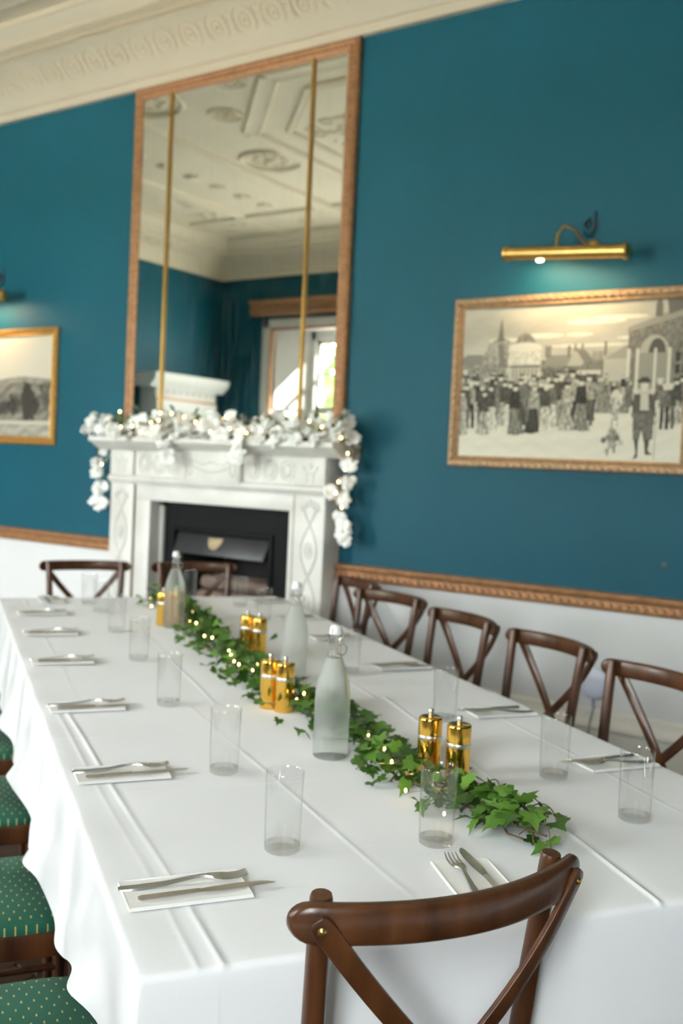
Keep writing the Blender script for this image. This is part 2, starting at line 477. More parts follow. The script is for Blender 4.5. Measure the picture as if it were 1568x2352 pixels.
DR = [(0, -0.035), (0.016, -0.035), (0.02, -0.022), (0.024, -0.02), (0.024, 0.012), (0.036, 0.018), (0.045, 0.032), (0.045, 0.044), (0, 0.05)]
def dado(name, x0, x1):
    o = MB().prism([(s, t) for s, t in DR], (x0, 0, DADO), (x1, 0, DADO), (0, -1, 0), (0, 0, 1)).obj(name, M_COPPER, kind='structure', smooth=50)
    r = MB(); rope_beads(r, (x0, -0.024, DADO - 0.004), (x1, -0.024, DADO - 0.004), 0.040, (0.021, 0.0095, 0.013), (0, -1, 0), 0.75)
    r.obj('carved_band', M_COPPER, o)
    r = MB(); rope_beads(r, (x0, -0.02, DADO - 0.028), (x1, -0.02, DADO - 0.028), 0.020, (0.0075, 0.006, 0.008), (0, -1, 0), 0.0)
    r.obj('bead_row', M_COPPER, o)
    return o
dado('trim_1', XL, FX - 0.80)
dado('trim_2', FX + 0.806, XR)
SK = [(0, 0), (0.03, 0), (0.03, 0.27), (0.026, 0.285), (0.034, 0.292), (0.034, 0.31), (0.022, 0.325), (0.016, 0.35), (0.016, 0.372), (0, 0.38)]
MB().prism(SK, (XL, 0, 0), (FX - 0.80, 0, 0), (0, -1, 0), (0, 0, 1)).obj('baseboard_back', M_SKIRT, kind='structure', smooth=50)
MB().prism(SK, (FX + 0.806, 0, 0), (XR, 0, 0), (0, -1, 0), (0, 0, 1)).obj('baseboard_right', M_SKIRT, kind='structure', smooth=50)

CP = [(0, 3.69), (0.032, 3.69), (0.036, 3.735), (0.052, 3.742), (0.075, 3.79), (0.12, 3.845), (0.18, 3.895), (0.25, 3.935), (0.275, 3.94), (0.275, 3.972), (0.345, 3.98), (0.355, 4.005), (0.39, 4.03), (0.415, 4.065), (0.43, 4.07), (0.43, 4.11), (0, 4.11)]
def cornice(name, p0, p1, out):
    return MB().prism([(s, t) for s, t in CP], p0, p1, out, (0, 0, 1), 1.0, 1.0).obj(name, M_CREAM, kind='structure', smooth=30)
c_back = cornice('trim_3', (XR, 0, 0), (XL, 0, 0), (0, -1, 0))
c_left = cornice('trim_4', (XL, 0, 0), (XL, YR, 0), (1, 0, 0))
c_rear = cornice('trim_5', (XL, YR, 0), (XR, YR, 0), (0, 1, 0))
c_right = cornice('trim_6', (XR, YR, 0), (XR, 0, 0), (-1, 0, 0))

def arc_pts(c, a, b, r1, r2, t0, t1, n):
    c, a, b = Vector(c), Vector(a), Vector(b)
    return [c + a * (r1 * math.cos(t0 + (t1 - t0) * i / n)) + b * (r2 * math.sin(t0 + (t1 - t0) * i / n)) for i in range(n + 1)]

def cove_ornaments(parent, p0, run, out, n, pitch):
    run, out = Vector(run), Vector(out)
    up = (out * 0.7 + Vector((0, 0, 0.55))).normalized()
    nor = (out * 0.55 - Vector((0, 0, 0.7))).normalized()
    for i in range(n):
        c = Vector(p0) + run * (i * pitch) + out * 0.15 + Vector((0, 0, 3.868)) + nor * 0.001
        m = MB()
        m.tube(arc_pts(c, run, up, 0.074, 0.088, 0, 2 * math.pi, 24)[:-1], 0.007, 6, closed=True)
        m.tube(arc_pts(c, run, up, 0.034, 0.040, 0.4, 5.6, 14), 0.006, 5, closed=True)
        m.ball(c, 0.012, nu=6, nv=4)
        m.obj('ring_ornament', M_CREAM, parent)
        c2 = c + run * pitch * 0.5
        m = MB()
        m.tube(arc_pts(c2 + up * 0.05, run, up, 0.022, 0.030, math.pi * 0.1, math.pi * 1.5, 10), 0.0055, 5)
        m.tube(arc_pts(c2 - up * 0.05, run, up, 0.022, 0.030, -math.pi * 0.9, math.pi * 0.5, 10), 0.0055, 5)
        m.obj('scroll_ornament', M_CREAM, parent)
cove_ornaments(c_back, (-6.9, 0, 0), (1, 0, 0), (0, -1, 0), 26, 0.2)
cove_ornaments(c_left, (XL, -4.7, 0), (0, 1, 0), (1, 0, 0), 10, 0.2)
b = MB()
for i in range(220): b.box(-7.4 + i * 0.026, -7.4 + i * 0.026 + 0.016, -0.305, -0.27, 3.945, 3.972)
b.obj('dentil_row', M_CREAM, c_back, kind='stuff', smooth=0)
b = MB()
for i in range(170): b.ball((-7.0 + i * 0.03, -0.352, 3.99), 0.011, nu=6, nv=4)
b.obj('bead_row', M_CREAM, c_back, kind='stuff')

# ceiling with ribs, medallions and rosettes
ce = MB().box(XL, XR, YR, 0.0, ZC, ZC + 0.15).obj('ceiling', M_CREAM, smooth=0, kind='structure')
RB = [(-0.11, 0), (-0.10, -0.02), (-0.085, -0.035), (-0.06, -0.028), (0.06, -0.028), (0.085, -0.035), (0.10, -0.02), (0.11, 0)]
def rib(p0, p1, sc=1.0, name='rib'):
    p0, p1 = Vector((*p0, ZC)), Vector((*p1, ZC)); d = (p1 - p0).normalized()
    MB().prism([(s * sc, t * (0.5 + 0.5 * sc)) for s, t in RB], p0, p1, d.cross(Vector((0, 0, 1))), (0, 0, 1)).obj(name, M_CREAM, ce, smooth=30)
rib((-6.05, YR + 0.43), (-6.05, -0.62)); rib((-7.15, YR + 0.43), (-7.15, -0.43), 0.5)
rib((XL + 0.43, -0.66), (XR - 0.43, -0.66), 0.7); rib((-7.9, -4.05), (XR - 0.43, -4.05), 0.8)
oc = [(-5.30, -3.25), (-5.30, -1.90), (-4.45, -1.05), (-1.9, -1.05), (-1.05, -1.9), (-1.05, -3.25)]
oi_ = [(-5.0, -3.1), (-5.0, -2.02), (-4.33, -1.35), (-2.0, -1.35), (-1.35, -2.0), (-1.35, -3.1)]
for k in range(6):
    rib(oc[k], oc[(k + 1) % 6], 0.75); rib(oi_[k], oi_[(k + 1) % 6], 0.28, 'panel_moulding')
def medallion(x, y, r, k=1.0):
    c = Vector((x, y, ZC - 0.004)); X_, Y_ = Vector((1, 0, 0)), Vector((0, 1, 0))
    m = MB()
    m.tube(arc_pts(c, X_, Y_, r, r * k, 0, 2 * math.pi, 32)[:-1], 0.022 * min(1, r / 0.2), 6, closed=True)
    m.tube(arc_pts(c, X_, Y_, r * 0.82, r * k * 0.82, 0, 2 * math.pi, 28)[:-1], 0.010, 5, closed=True)
    for q in range(10):
        a = q * math.pi / 5
        m.ball(c + X_ * r * 0.5 * math.cos(a) + Y_ * r * k * 0.5 * math.sin(a), (r * 0.13, r * 0.13, 0.02), nu=6, nv=4)
    m.ball(c, (r * 0.25, r * 0.25, 0.03), nu=10, nv=6)
    m.obj('medallion', M_CREAM, ce)
medallion(-5.62, -2.56, 0.27); medallion(-5.62, -1.0, 0.3); medallion(-4.75, -0.98, 0.13); medallion(-5.22, -1.50, 0.13)
medallion(-4.0, -2.3, 0.35); medallion(-3.0, -2.3, 0.4)
rs = random.Random(3)
b = MB().ball((0, 0, 0), (0.07, 0.07, 0.03), nu=8, nv=4)
for k in range(6): b.ball((0.06 * math.cos(k * 1.047), 0.06 * math.sin(k * 1.047), 0), (0.035, 0.035, 0.022), nu=6, nv=4)
ros = b.mesh('rosette', M_CREAM)
for i in range(11):
    inst('rosette', ros, ce, Matrix.Translation((-6.62, YR + 0.7 + i * 0.36, ZC - 0.004)))
m = MB()
for i in range(60):
    x, y = rs.uniform(-4.9, -4.2), rs.uniform(-3.0, -1.9)
    m.tube(arc_pts((x, y, ZC - 0.003), (1, 0, 0), (0, 1, 0), rs.uniform(0.04, 0.08), rs.uniform(0.04, 0.08), rs.uniform(0, 6), rs.uniform(6, 9), 8), 0.009, 5)
for i in range(60):
    x, y = rs.uniform(-7.75, -7.3), rs.uniform(-4.6, -1.2)
    m.tube(arc_pts((x, y, ZC - 0.003), (1, 0, 0), (0, 1, 0), rs.uniform(0.04, 0.08), rs.uniform(0.04, 0.08), rs.uniform(0, 6), rs.uniform(6, 9), 8), 0.009, 5)
m.obj('scrollwork', M_CREAM, ce, kind='stuff')

# windows
def window(idx, x0, x1, WZ0):
    yo = YR - 0.34
    f0, f1 = x0 + 0.40, x1 - 0.40
    m = MB()
    for a, c in ((x0 - 0.10, x0), (x1, x1 + 0.10)): m.box(a, c, YR, YR + 0.035, WZ0 - 0.1, WZ1 + 0.1)
    m.box(x0 - 0.10, x1 + 0.10, YR, YR + 0.035, WZ1, WZ1 + 0.1)
    w = m.obj('window_%d' % idx, M_WINPAINT, kind='structure', bevel=0.006)
    m = MB()
    for a, c in ((x0, x0 + 0.03), (x1 - 0.03, x1)): m.box(a, c, YR - 0.02, YR + 0.02, WZ0, WZ1)
    m.box(x0, x1, YR - 0.02, YR + 0.02, WZ1 - 0.03, WZ1)
    m.obj('copper_bead', M_COPPER, w, bevel=0.003)
    MB().prism([(0, 0), (0.09, 0), (0.11, 0.03), (0.10, 0.13), (0.14, 0.16), (0.14, 0.18), (0, 0.18)], (x0 - 0.25, YR, 3.22), (x1 + 0.25, YR, 3.22), (0, 1, 0), (0, 0, 1)).obj('pelmet', M_COPPER, w)
    r = MB(); rope_beads(r, (x0 - 0.25, YR + 0.105, 3.30), (x1 + 0.25, YR + 0.105, 3.30), 0.05, (0.03, 0.012, 0.012), (0, 1, 0)); r.obj('carved_band', M_COPPER, w)
    # splayed shutters in the reveals
    for sgn, xa, xb in ((1, x0 + 0.01, f0), (-1, x1 - 0.01, f1)):
        pa, pb = Vector((xa, YR - 0.02, 0)), Vector((xb, yo + 0.06, 0))
        d = (pb - pa); L_ = d.length; d.normalize(); n = Vector((-d.y, d.x, 0)) * (-1 if sgn < 0 else 1)
        M = Matrix(((d.x, n.x, 0, pa.x), (d.y, n.y, 0, pa.y), (0, 0, 1, 0), (0, 0, 0, 1)))
        s = MB().box(0, L_, -0.03, 0, WZ0 + 0.02, WZ1 - 0.02, M)
        so = s.obj('shutter', M_WINPAINT, w, smooth=0)
        for zz0, zz1 in ((WZ0 + 0.12, 2.0), (2.12, WZ1 - 0.12)):
            q = MB()
            for bx in ((0.06, 0.075, zz0, zz1), (L_ - 0.075, L_ - 0.06, zz0, zz1), (0.06, L_ - 0.06, zz0, zz0 + 0.015), (0.06, L_ - 0.06, zz1 - 0.015, zz1)):
                q.box(bx[0], bx[1], 0, 0.012, bx[2], bx[3], M)
            q.obj('shutter_panel', M_WINPAINT, so, smooth=0)
    m = MB()
    m.box(x0, x1, YR - 0.38, YR, WZ1 - 0.015, WZ1 - 0.001); m.obj('soffit', M_WINPAINT, w, smooth=0)
    m = MB(); m.box(x0 + 0.005, x1 - 0.005, YR - 0.38, YR + 0.06, WZ0, WZ0 + 0.03); m.obj('sill', M_WINPAINT, w, bevel=0.005)
    m = MB()
    for a, c in ((f0 - 0.40, f0 + 0.08), (f1 - 0.08, f1 + 0.40)): m.box(a, c, yo - 0.04, yo + 0.06, WZ0 + 0.03, WZ1 - 0.02)
    m.box(f0, f1, yo - 0.04, yo + 0.06, WZ1 - 0.12, WZ1 - 0.02); m.box(f0, f1, yo - 0.04, yo + 0.06, WZ0 + 0.03, WZ0 + 0.1)
    m.obj('frame', M_WINPAINT, w, bevel=0.004)
    zm = (WZ0 + WZ1) / 2 + 0.35
    ix0, ix1 = f0 + 0.08, f1 - 0.08
    for zz0, zz1, yy in ((WZ0 + 0.1, zm, yo + 0.02), (zm, WZ1 - 0.12, yo)):
        s = MB()
        for bx in ((ix0, ix0 + 0.05, zz0, zz1), (ix1 - 0.05, ix1, zz0, zz1), (ix0, ix1, zz0, zz0 + 0.05), (ix0, ix1, zz1 - 0.05, zz1)):
            s.box(bx[0], bx[1], yy - 0.02, yy + 0.02, bx[2], bx[3])
        for k in (1, 2):
            xm = ix0 + (ix1 - ix0) * k / 3; s.box(xm - 0.012, xm + 0.012, yy - 0.015, yy + 0.015, zz0, zz1)
        zq = (zz0 + zz1) / 2; s.box(ix0, ix1, yy - 0.015, yy + 0.015, zq - 0.012, zq + 0.012)
        so = s.obj('sash', M_WINPAINT, w, smooth=0)
        for k in range(3):
            for j in range(2):
                a, c = ix0 + (ix1 - ix0) * k / 3, ix0 + (ix1 - ix0) * (k + 1) / 3
                e, g = zz0 + (zz1 - zz0) * j / 2, zz0 + (zz1 - zz0) * (j + 1) / 2
                MB().box(a, c, yy - 0.002, yy + 0.002, e, g).obj('pane', M_PANE, so, smooth=0)
for i_, w_ in enumerate(WINDOWS): window(i_ + 1, *w_)

# outdoors: unseen pale terrace added to bounce light indoors, lawn, two trees
MB().box(-60, 50, -30, YR - 0.4, -0.7, -0.5).obj('bounce_terrace', M_BOUNCE_TERRACE, kind='structure', smooth=0)
MB().box(-60, 50, -90, -30, -0.7, -0.52).obj('lawn', M_GRASS, kind='structure', smooth=0)
def tree(x, y, h, r, label):
    t = empty('garden_tree', (x, y, -0.52), label=label, cat='tree')
    rr = random.Random(int(x * 10))
    MB().tube([(0, 0, 0), (0.1, 0, h * 0.3), (0, 0.1, h * 0.6)], [0.22, 0.16, 0.08], 10).obj('trunk', M_BARK, t)
    m = MB()
    for i in range(900):
        d = Vector((rr.gauss(0, 1), rr.gauss(0, 1), rr.gauss(0, 1))).normalized() * r * rr.random() ** 0.4
        p = Vector((0, 0, h * 0.62)) + Vector((d.x, d.y, d.z * 1.1))
        a = Vector((rr.gauss(0, 1), rr.gauss(0, 1), rr.gauss(0, 1))).normalized(); bb = a.orthogonal().normalized(); s = rr.uniform(0.14, 0.3)
        m.add([p - a * s, p + bb * s * 0.6, p + a * s, p - bb * s * 0.6], [(0, 1, 2, 3)])
    m.obj('foliage', M_TREE, t, smooth=0, kind='stuff')
tree(-13.2, -13.5, 5.2, 1.9, 'leafy green garden tree seen through the reflected window')

# ------------------------------------------------------------------ fireplace surround
FY = -0.155
fp = empty('fireplace_surround', (FX, 0, 0), label='white marble fireplace surround with carved frieze on the teal wall', cat='fireplace')
def pilaster(s):
    x0, x1 = (-0.80, -0.60) if s < 0 else (0.605, 0.806)
    o = MB().box(x0, x1, FY, 0, 0.0, 1.275).obj('pilaster', M_MARBLE, fp, bevel=0.004)
    cx_ = (x0 + x1) / 2 + 0.005 * s; y = FY - 0.001
    m = MB()
    for ph in (0, math.pi):
        m.tube([(cx_ + 0.052 * math.sin(ph + z_ * 2 * math.pi / 0.56), y, 0.28 + z_ * 1.0) for z_ in [i / 60 * 0.92 for i in range(61)]], 0.006, 6)
    m.obj('guilloche', M_MARBLE, o)
    for k in range(4):
        zc = 0.28 + 0.14 + k * 0.28
        if zc > 1.2: continue
        q = MB(); q.tube(arc_pts((cx_, y, zc), (1, 0, 0), (0, 0, 1), 0.022, 0.04, 0, 2 * math.pi, 14)[:-1], 0.005, 5, closed=True)
        q.ball((cx_, y, zc), (0.014, 0.007, 0.022), nu=8, nv=5); q.obj('rosette', M_MARBLE, o)
    m = MB()
    for k in range(5): m.ball((cx_ + (k - 2) * 0.026, y, 1.235 - abs(k - 2) * 0.012), (0.010, 0.008, 0.024), nu=7, nv=5)
    m.obj('palmette', M_MARBLE, o)
    b_ = MB().box(x0 - 0.006, x1 + 0.006, FY - 0.012, 0, 0, 0.2).obj('plinth', M_MARBLE, o, bevel=0.004)
    # end block in the frieze
    e = MB().box(x0, x1 - (0.0 if s > 0 else 0.005), FY - 0.012, 0, 1.325, 1.475).obj('end_block', M_MARBLE, fp, bevel=0.004)
    q = MB()
    q.tube(arc_pts((cx_, y - 0.012, 1.43), (1, 0, 0), (0, 0, 1), 0.045, 0.04, math.pi, 2 * math.pi, 12), 0.006, 6)
    q.tube(arc_pts((cx_ - 0.05, y - 0.012, 1.36), (1, 0, 0), (0, 0, 1), 0.03, 0.05, -0.5, 1.6, 10), 0.005, 5)
    q.tube(arc_pts((cx_ + 0.05, y - 0.012, 1.36), (1, 0, 0), (0, 0, 1), 0.03, 0.05, 1.6, 3.6, 10), 0.005, 5)
    q.ball((cx_, y - 0.012, 1.43), (0.02, 0.01, 0.016)); q.obj('urn_relief', M_MARBLE, e)
pilaster(-1); pilaster(1)
OX0, OX1, OZ = -0.475, 0.566, 1.183
MB().box(-0.60, OX0, FY + 0.012, -0.03, 0, OZ).obj('jamb', M_MARBLE, fp, bevel=0.003)
MB().box(OX1, 0.605, FY + 0.012, -0.03, 0, OZ).obj('jamb', M_MARBLE, fp, bevel=0.003)
MB().box(-0.60, 0.605, FY + 0.012, -0.03, OZ, 1.275).obj('lintel', M_MARBLE, fp, bevel=0.003)
MB().prism([(0, 1.275), (0.16, 1.275), (0.165, 1.29), (0.178, 1.295), (0.178, 1.318), (0.165, 1.325), (0, 1.325)], (-0.806, 0, 0), (0.812, 0, 0), (0, -1, 0), (0, 0, 1)).obj('architrave', M_MARBLE, fp, bevel=0.002)
fr = MB().box(-0.605, 0.61, FY, 0, 1.325, 1.475).obj('frieze', M_MARBLE, fp, smooth=0)
for s in (-1, 1):
    for k in range(3):
        xc = (-0.515 + k * 0.118) if s < 0 else (0.315 + k * 0.118)
        q = MB()
        q.tube(arc_pts((xc, FY - 0.001, 1.40), (1, 0, 0), (0, 0, 1), 0.047, 0.057, 0, 2 * math.pi, 20)[:-1], 0.006, 6, closed=True)
        q.tube(arc_pts((xc, FY - 0.001, 1.40), (1, 0, 0), (0, 0, 1), 0.026, 0.034, 0, 2 * math.pi, 16)[:-1], 0.004, 5, closed=True)
        q.ball((xc, FY, 1.40), (0.033, 0.012, 0.042), nu=12, nv=6); q.obj('oval_paterae', M_MARBLE, fr)
    q = MB()
    for k in range(9):
        q.ball(((-0.24 if s < 0 else 0.24) + 0.0 * k, FY - 0.001, 1.345 + k * 0.014), (0.007, 0.006, 0.007), nu=6, nv=4)
    q.obj('bead_string', M_MARBLE, fr)
tb = MB().box(-0.185, 0.245, FY - 0.032, 0, 1.312, 1.49).obj('tablet', M_MARBLE, fp, bevel=0.004)
q = MB()
for xx in (-0.13, 0.19):
    q.tube(arc_pts((xx, FY - 0.033, 1.395), (1, 0, 0), (0, 0, 1), 0.018, 0.045, 0, 2 * math.pi, 16)[:-1], 0.006, 6, closed=True)
q.tube([(-0.11 + 0.28 * i / 16, FY - 0.033, 1.40 - 0.03 * math.sin(math.pi * i / 16)) for i in range(17)], 0.007, 6)
q.tube([(-0.10 + 0.26 * i / 16, FY - 0.033, 1.43 - 0.02 * abs(math.sin(2 * math.pi * i / 16))) for i in range(17)], 0.006, 6)
for xx in (-0.165, 0.225): q.box(xx - 0.006, xx + 0.006, FY - 0.038, FY - 0.03, 1.33, 1.475)
q.obj('swag_relief', M_MARBLE, tb)
MB().prism([(0, 1.475), (0.17, 1.475), (0.18, 1.485), (0.20, 1.492), (0.225, 1.51), (0.235, 1.52), (0.255, 1.522), (0.26, 1.528), (0.26, 1.55), (0.255, 1.556), (0, 1.556)], (-0.90, 0, 0), (0.91, 0, 0), (0, -1, 0), (0, 0, 1)).obj('mantel_shelf', M_MARBLE, fp, smooth=30)
for s, xx in ((-1, -0.60), (1, 0.605)):
    MB().box(xx - 0.003, xx + 0.003, FY - 0.002, FY + 0.02, 0.2, 1.475).obj('dark_joint', pmat('dark_marble_joint', (0.24, 0.19, 0.14), 0.8), fp, smooth=0)  # narrow dark brown strip along each pilaster's inner edge

ins = empty('fire_insert', (FX, 0, 0), label='black cast iron fire insert with grey hood inside the surround', cat='fireplace insert')
m = MB(); wall_panel(m, 'y', -0.035, 0.034, OX0 + 0.002, OX1 - 0.002, 0.0, OZ - 0.004, [(-0.36, 0.36, 0.0, 1.01)]); m.obj('face_plate', M_IRON, ins, smooth=0)
m = MB()
for bx in ((-0.385, -0.36, 0, 1.035), (0.36, 0.385, 0, 1.035), (-0.36, 0.36, 1.01, 1.035)): m.box(bx[0], bx[1], -0.05, -0.03, bx[2], bx[3])
m.obj('frame_bead', M_IRON, ins, bevel=0.004)
m = MB(); m.box(OX0, OX0 + 0.03, -0.06, -0.036, 0, OZ - 0.03); m.obj('slip', M_MARBLE, ins, bevel=0.002)
hd = MB().add([(-0.355, -0.02, 1.005), (0.355, -0.02, 1.005), (0.34, -0.075, 0.885), (-0.34, -0.075, 0.885), (-0.355, 0.03, 1.005), (0.355, 0.03, 1.005), (0.34, 0.03, 0.885), (-0.34, 0.03, 0.885)],
    [(0, 3, 2, 1), (0, 1, 5, 4), (3, 7, 6, 2), (0, 4, 7, 3), (1, 2, 6, 5), (4, 5, 6, 7)]).obj('hood', M_HOOD, ins, bevel=0.006)
q = MB(); n_ = 14
pts = [(-0.04 + 0.055 * math.cos(math.pi + math.pi * i / n_), 0, 0.985 + 0.065 * math.sin(math.pi + math.pi * i / n_)) for i in range(n_ + 1)]
yy = lambda z_: -0.02 - (1.005 - z_) * 0.458 - 0.004
q.add([(x, yy(z_), z_) for x, _, z_ in pts] + [(x, yy(z_) + 0.004, z_) for x, _, z_ in pts], [tuple(range(n_ + 1))] + [(i, i + n_ + 1, i + n_ + 2, i + 1) for i in range(n_)])
q.obj('emblem', M_EMBLEM, hd, smooth=0, label='tarnished half-round emblem on the hood')
m = MB(); m.box(-0.36, -0.33, 0, 0.4, 0.0, 1.0); m.box(0.33, 0.36, 0, 0.4, 0.0, 1.0); m.box(-0.33, 0.33, 0.38, 0.4, 0, 1.0); m.box(-0.33, 0.33, 0, 0.4, 0.99, 1.0); m.box(-0.33, 0.33, 0, 0.4, 0.02, 0.06)
m.obj('firebox', M_SOOT, ins, smooth=0)
m = MB()
for k in range(5): m.tube([(-0.30 + k * 0.15, 0.03, 0.30), (-0.30 + k * 0.15, 0.02, 0.52)], 0.010, 8)
for z_ in (0.30, 0.40, 0.5): m.tube([(-0.32, 0.03, z_), (0.32, 0.03, z_)], 0.011, 8)
m.box(-0.32, 0.32, 0.03, 0.34, 0.28, 0.30)
m.obj('grate_bars', M_IRON, ins)
k = 0
for z_, xs, rw in ((0.345, (0.09, 0.2, 0.3), 'bottom'), (0.435, (0.10, 0.22), 'second'), (0.525, (0.08, 0.19, 0.28), 'middle'), (0.615, (0.11, 0.23), 'fourth'), (0.705, (0.12, 0.22), 'top')):
    for n_l, yy_ in enumerate(xs):
        rl = random.Random(k); k += 1
        x0, x1 = -0.29 + rl.uniform(0, 0.06), 0.29 - rl.uniform(0, 0.06)
        m = MB(); m.tube([(x0, 0, rl.uniform(-.006, .006)), (x0 + 0.01, 0, 0), ((x0 + x1) / 2, rl.uniform(-.01, .01), 0.004), (x1 - 0.01, 0, 0), (x1, 0, 0)], [0.036, 0.043, 0.041, 0.044, 0.037], 9)
        m.obj('log', M_LOG, loc=(FX, yy_, z_), label='rough split log in the dark firebox, %s row, %s' % (rw, ('front', 'behind the front one', 'rearmost')[n_l]), cat='log', group='logs in the fireplace', smooth=60)
MB().lathe([(0.016, 0.0), (0.016, 0.003), (0.012, 0.004), (0, 0.004)], 16, M=Matrix.Rotation(math.radians(90), 4, 'X')).obj('wall_plug', M_HOOK, loc=(-1.277, 0, 1.061), label='small dark round spot low on the teal wall at right', cat='wall plug')

# overmantel mirror
mi = empty('overmantel_mirror', (0, 0, 1.56), label='tall copper framed mirror with two brass bars above the white mantel', cat='mirror')
MX0, MX1, MZ1 = -4.652, -3.003, 2.128
fo = MB()
PF = [(0, 0), (0, 0.03), (0.012, 0.042), (0.022, 0.046), (0.032, 0.04), (0.05, 0.044), (0.06, 0.038), (0.07, 0.03), (0.07, 0)]
def frame_side(mb, p0, p1, inward, prof=PF, mitre=True):
    mb.prism([(s, t) for s, t in prof], p0, p1, inward, (0, -1, 0), 1.0 if mitre else 0, 1.0 if mitre else 0)
def frame(parent, x0, x1, z0, z1, mat, bead, prof=PF, name='frame_side', bead2=None, bottom=True):
    sides = [((x0, 0, z1), (x1, 0, z1), (0, 0, -1)), ((x1, 0, z1), (x1, 0, z0), (-1, 0, 0)), ((x0, 0, z0), (x0, 0, z1), (1, 0, 0))]
    if bottom: sides.append(((x1, 0, z0), (x0, 0, z0), (0, 0, 1)))
    for p0, p1, inw in sides:
        m = MB(); frame_side(m, p0, p1, inw, prof); o = m.obj(name, mat, parent, smooth=35)
        for bd in ([bead] + ([bead2] if bead2 else [])):
            offs, yb, pitch, size, tl_ = bd
            a, c, iv = Vector(p0), Vector(p1), Vector(inw); d = (c - a).normalized()
            r = MB(); rope_beads(r, a + iv * offs + d * offs + Vector((0, -yb, 0)), c + iv * offs - d * offs + Vector((0, -yb, 0)), pitch, size, (0, -1, 0), tl_)
            r.obj('carved_rope', mat, o)
frame(mi, MX0, MX1, 0.0, MZ1, M_COPPER, (0.041, 0.040, 0.030, (0.017, 0.0075, 0.011), 0.8))
for x0, x1 in ((MX0 + 0.065, -4.345), (-4.345, -3.295), (-3.295, MX1 - 0.065)):
    MB().box(x0 + 0.001, x1 - 0.001, -0.025, -0.002, 0.03, MZ1 - 0.06).obj('mirror_pane', M_MIRROR, mi, smooth=0)
for xb in (-4.345, -3.295):
    MB().tube([(xb, -0.03, 0.05), (xb, -0.03, MZ1 - 0.06)], 0.011, 10).obj('brass_bar', M_BAR, mi)

# ------------------------------------------------------------------ engraved prints
def raster_print(W, H, fn):
    img = np.full((H, W), 0.8, np.float32)
    ys, xs = np.mgrid[0:H, 0:W]; S = (xs + 0.5) / W; T_ = (ys + 0.5) / H
    rn = np.random.RandomState(2); q_ = rn.normal(0, 1, (H, W)).astype(np.float32)
    NOISE = (q_ + np.roll(q_, 1, 0) + np.roll(q_, 2, 0) + np.roll(q_, 3, 0) + np.roll(q_, 4, 0) + np.roll(q_, 1, 1) + np.roll(np.roll(q_, 1, 0), 1, 1)) / 2.6
    class D:
        def poly(self, pts, tone, tex=0.0):
            px = [p[0] for p in pts]; py = [p[1] for p in pts]
            a, b_, c, d = max(0, int(min(px) * W) - 1), min(W, int(max(px) * W) + 2), max(0, int(min(py) * H) - 1), min(H, int(max(py) * H) + 2)
            if a >= b_ or c >= d: return
            s, t = S[c:d, a:b_], T_[c:d, a:b_]
            ins_ = np.zeros(s.shape, bool)
            n = len(pts)
            for i in range(n):
                x1, y1 = pts[i]; x2, y2 = pts[(i + 1) % n]
                if y1 == y2: continue
                cond = ((y1 > t) != (y2 > t)) & (s < (x2 - x1) * (t - y1) / (y2 - y1) + x1)
                ins_ ^= cond
            sub = img[c:d, a:b_]
            val = tone * (1 + 0.8 * tex / 0.05 * 0.18 * NOISE[c:d, a:b_])
            sub[ins_] = (val if np.ndim(val) == 0 else val[ins_])
        def disc(self, cx_, cy_, rx, ry, tone, a0=0, a1=2 * math.pi, tex=0.0):
            self.poly([(cx_ + rx * math.cos(a0 + (a1 - a0) * i / 24), cy_ + ry * math.sin(a0 + (a1 - a0) * i / 24)) for i in range(25)], tone, tex)
        def rect(self, x0, y0, x1, y1, tone, tex=0.0): self.poly([(x0, y0), (x1, y0), (x1, y1), (x0, y1)], tone, tex)
    fn(D(), img, S, T_)
    return img

def smooth_noise(S, T_, sx, sy, seed):
    r = np.random.RandomState(seed); o = np.zeros_like(S)
    for k in range(5):
        a, b_, p = r.uniform(0.4, 1.6) * sx * (k + 1), r.uniform(0.4, 1.6) * sy * (k + 1), r.uniform(0, 6.28)
        o += np.sin(a * S + b_ * T_ + p + 1.3 * np.sin(b_ * 0.7 * S + k)) / (k + 1)
    return o / 2.3

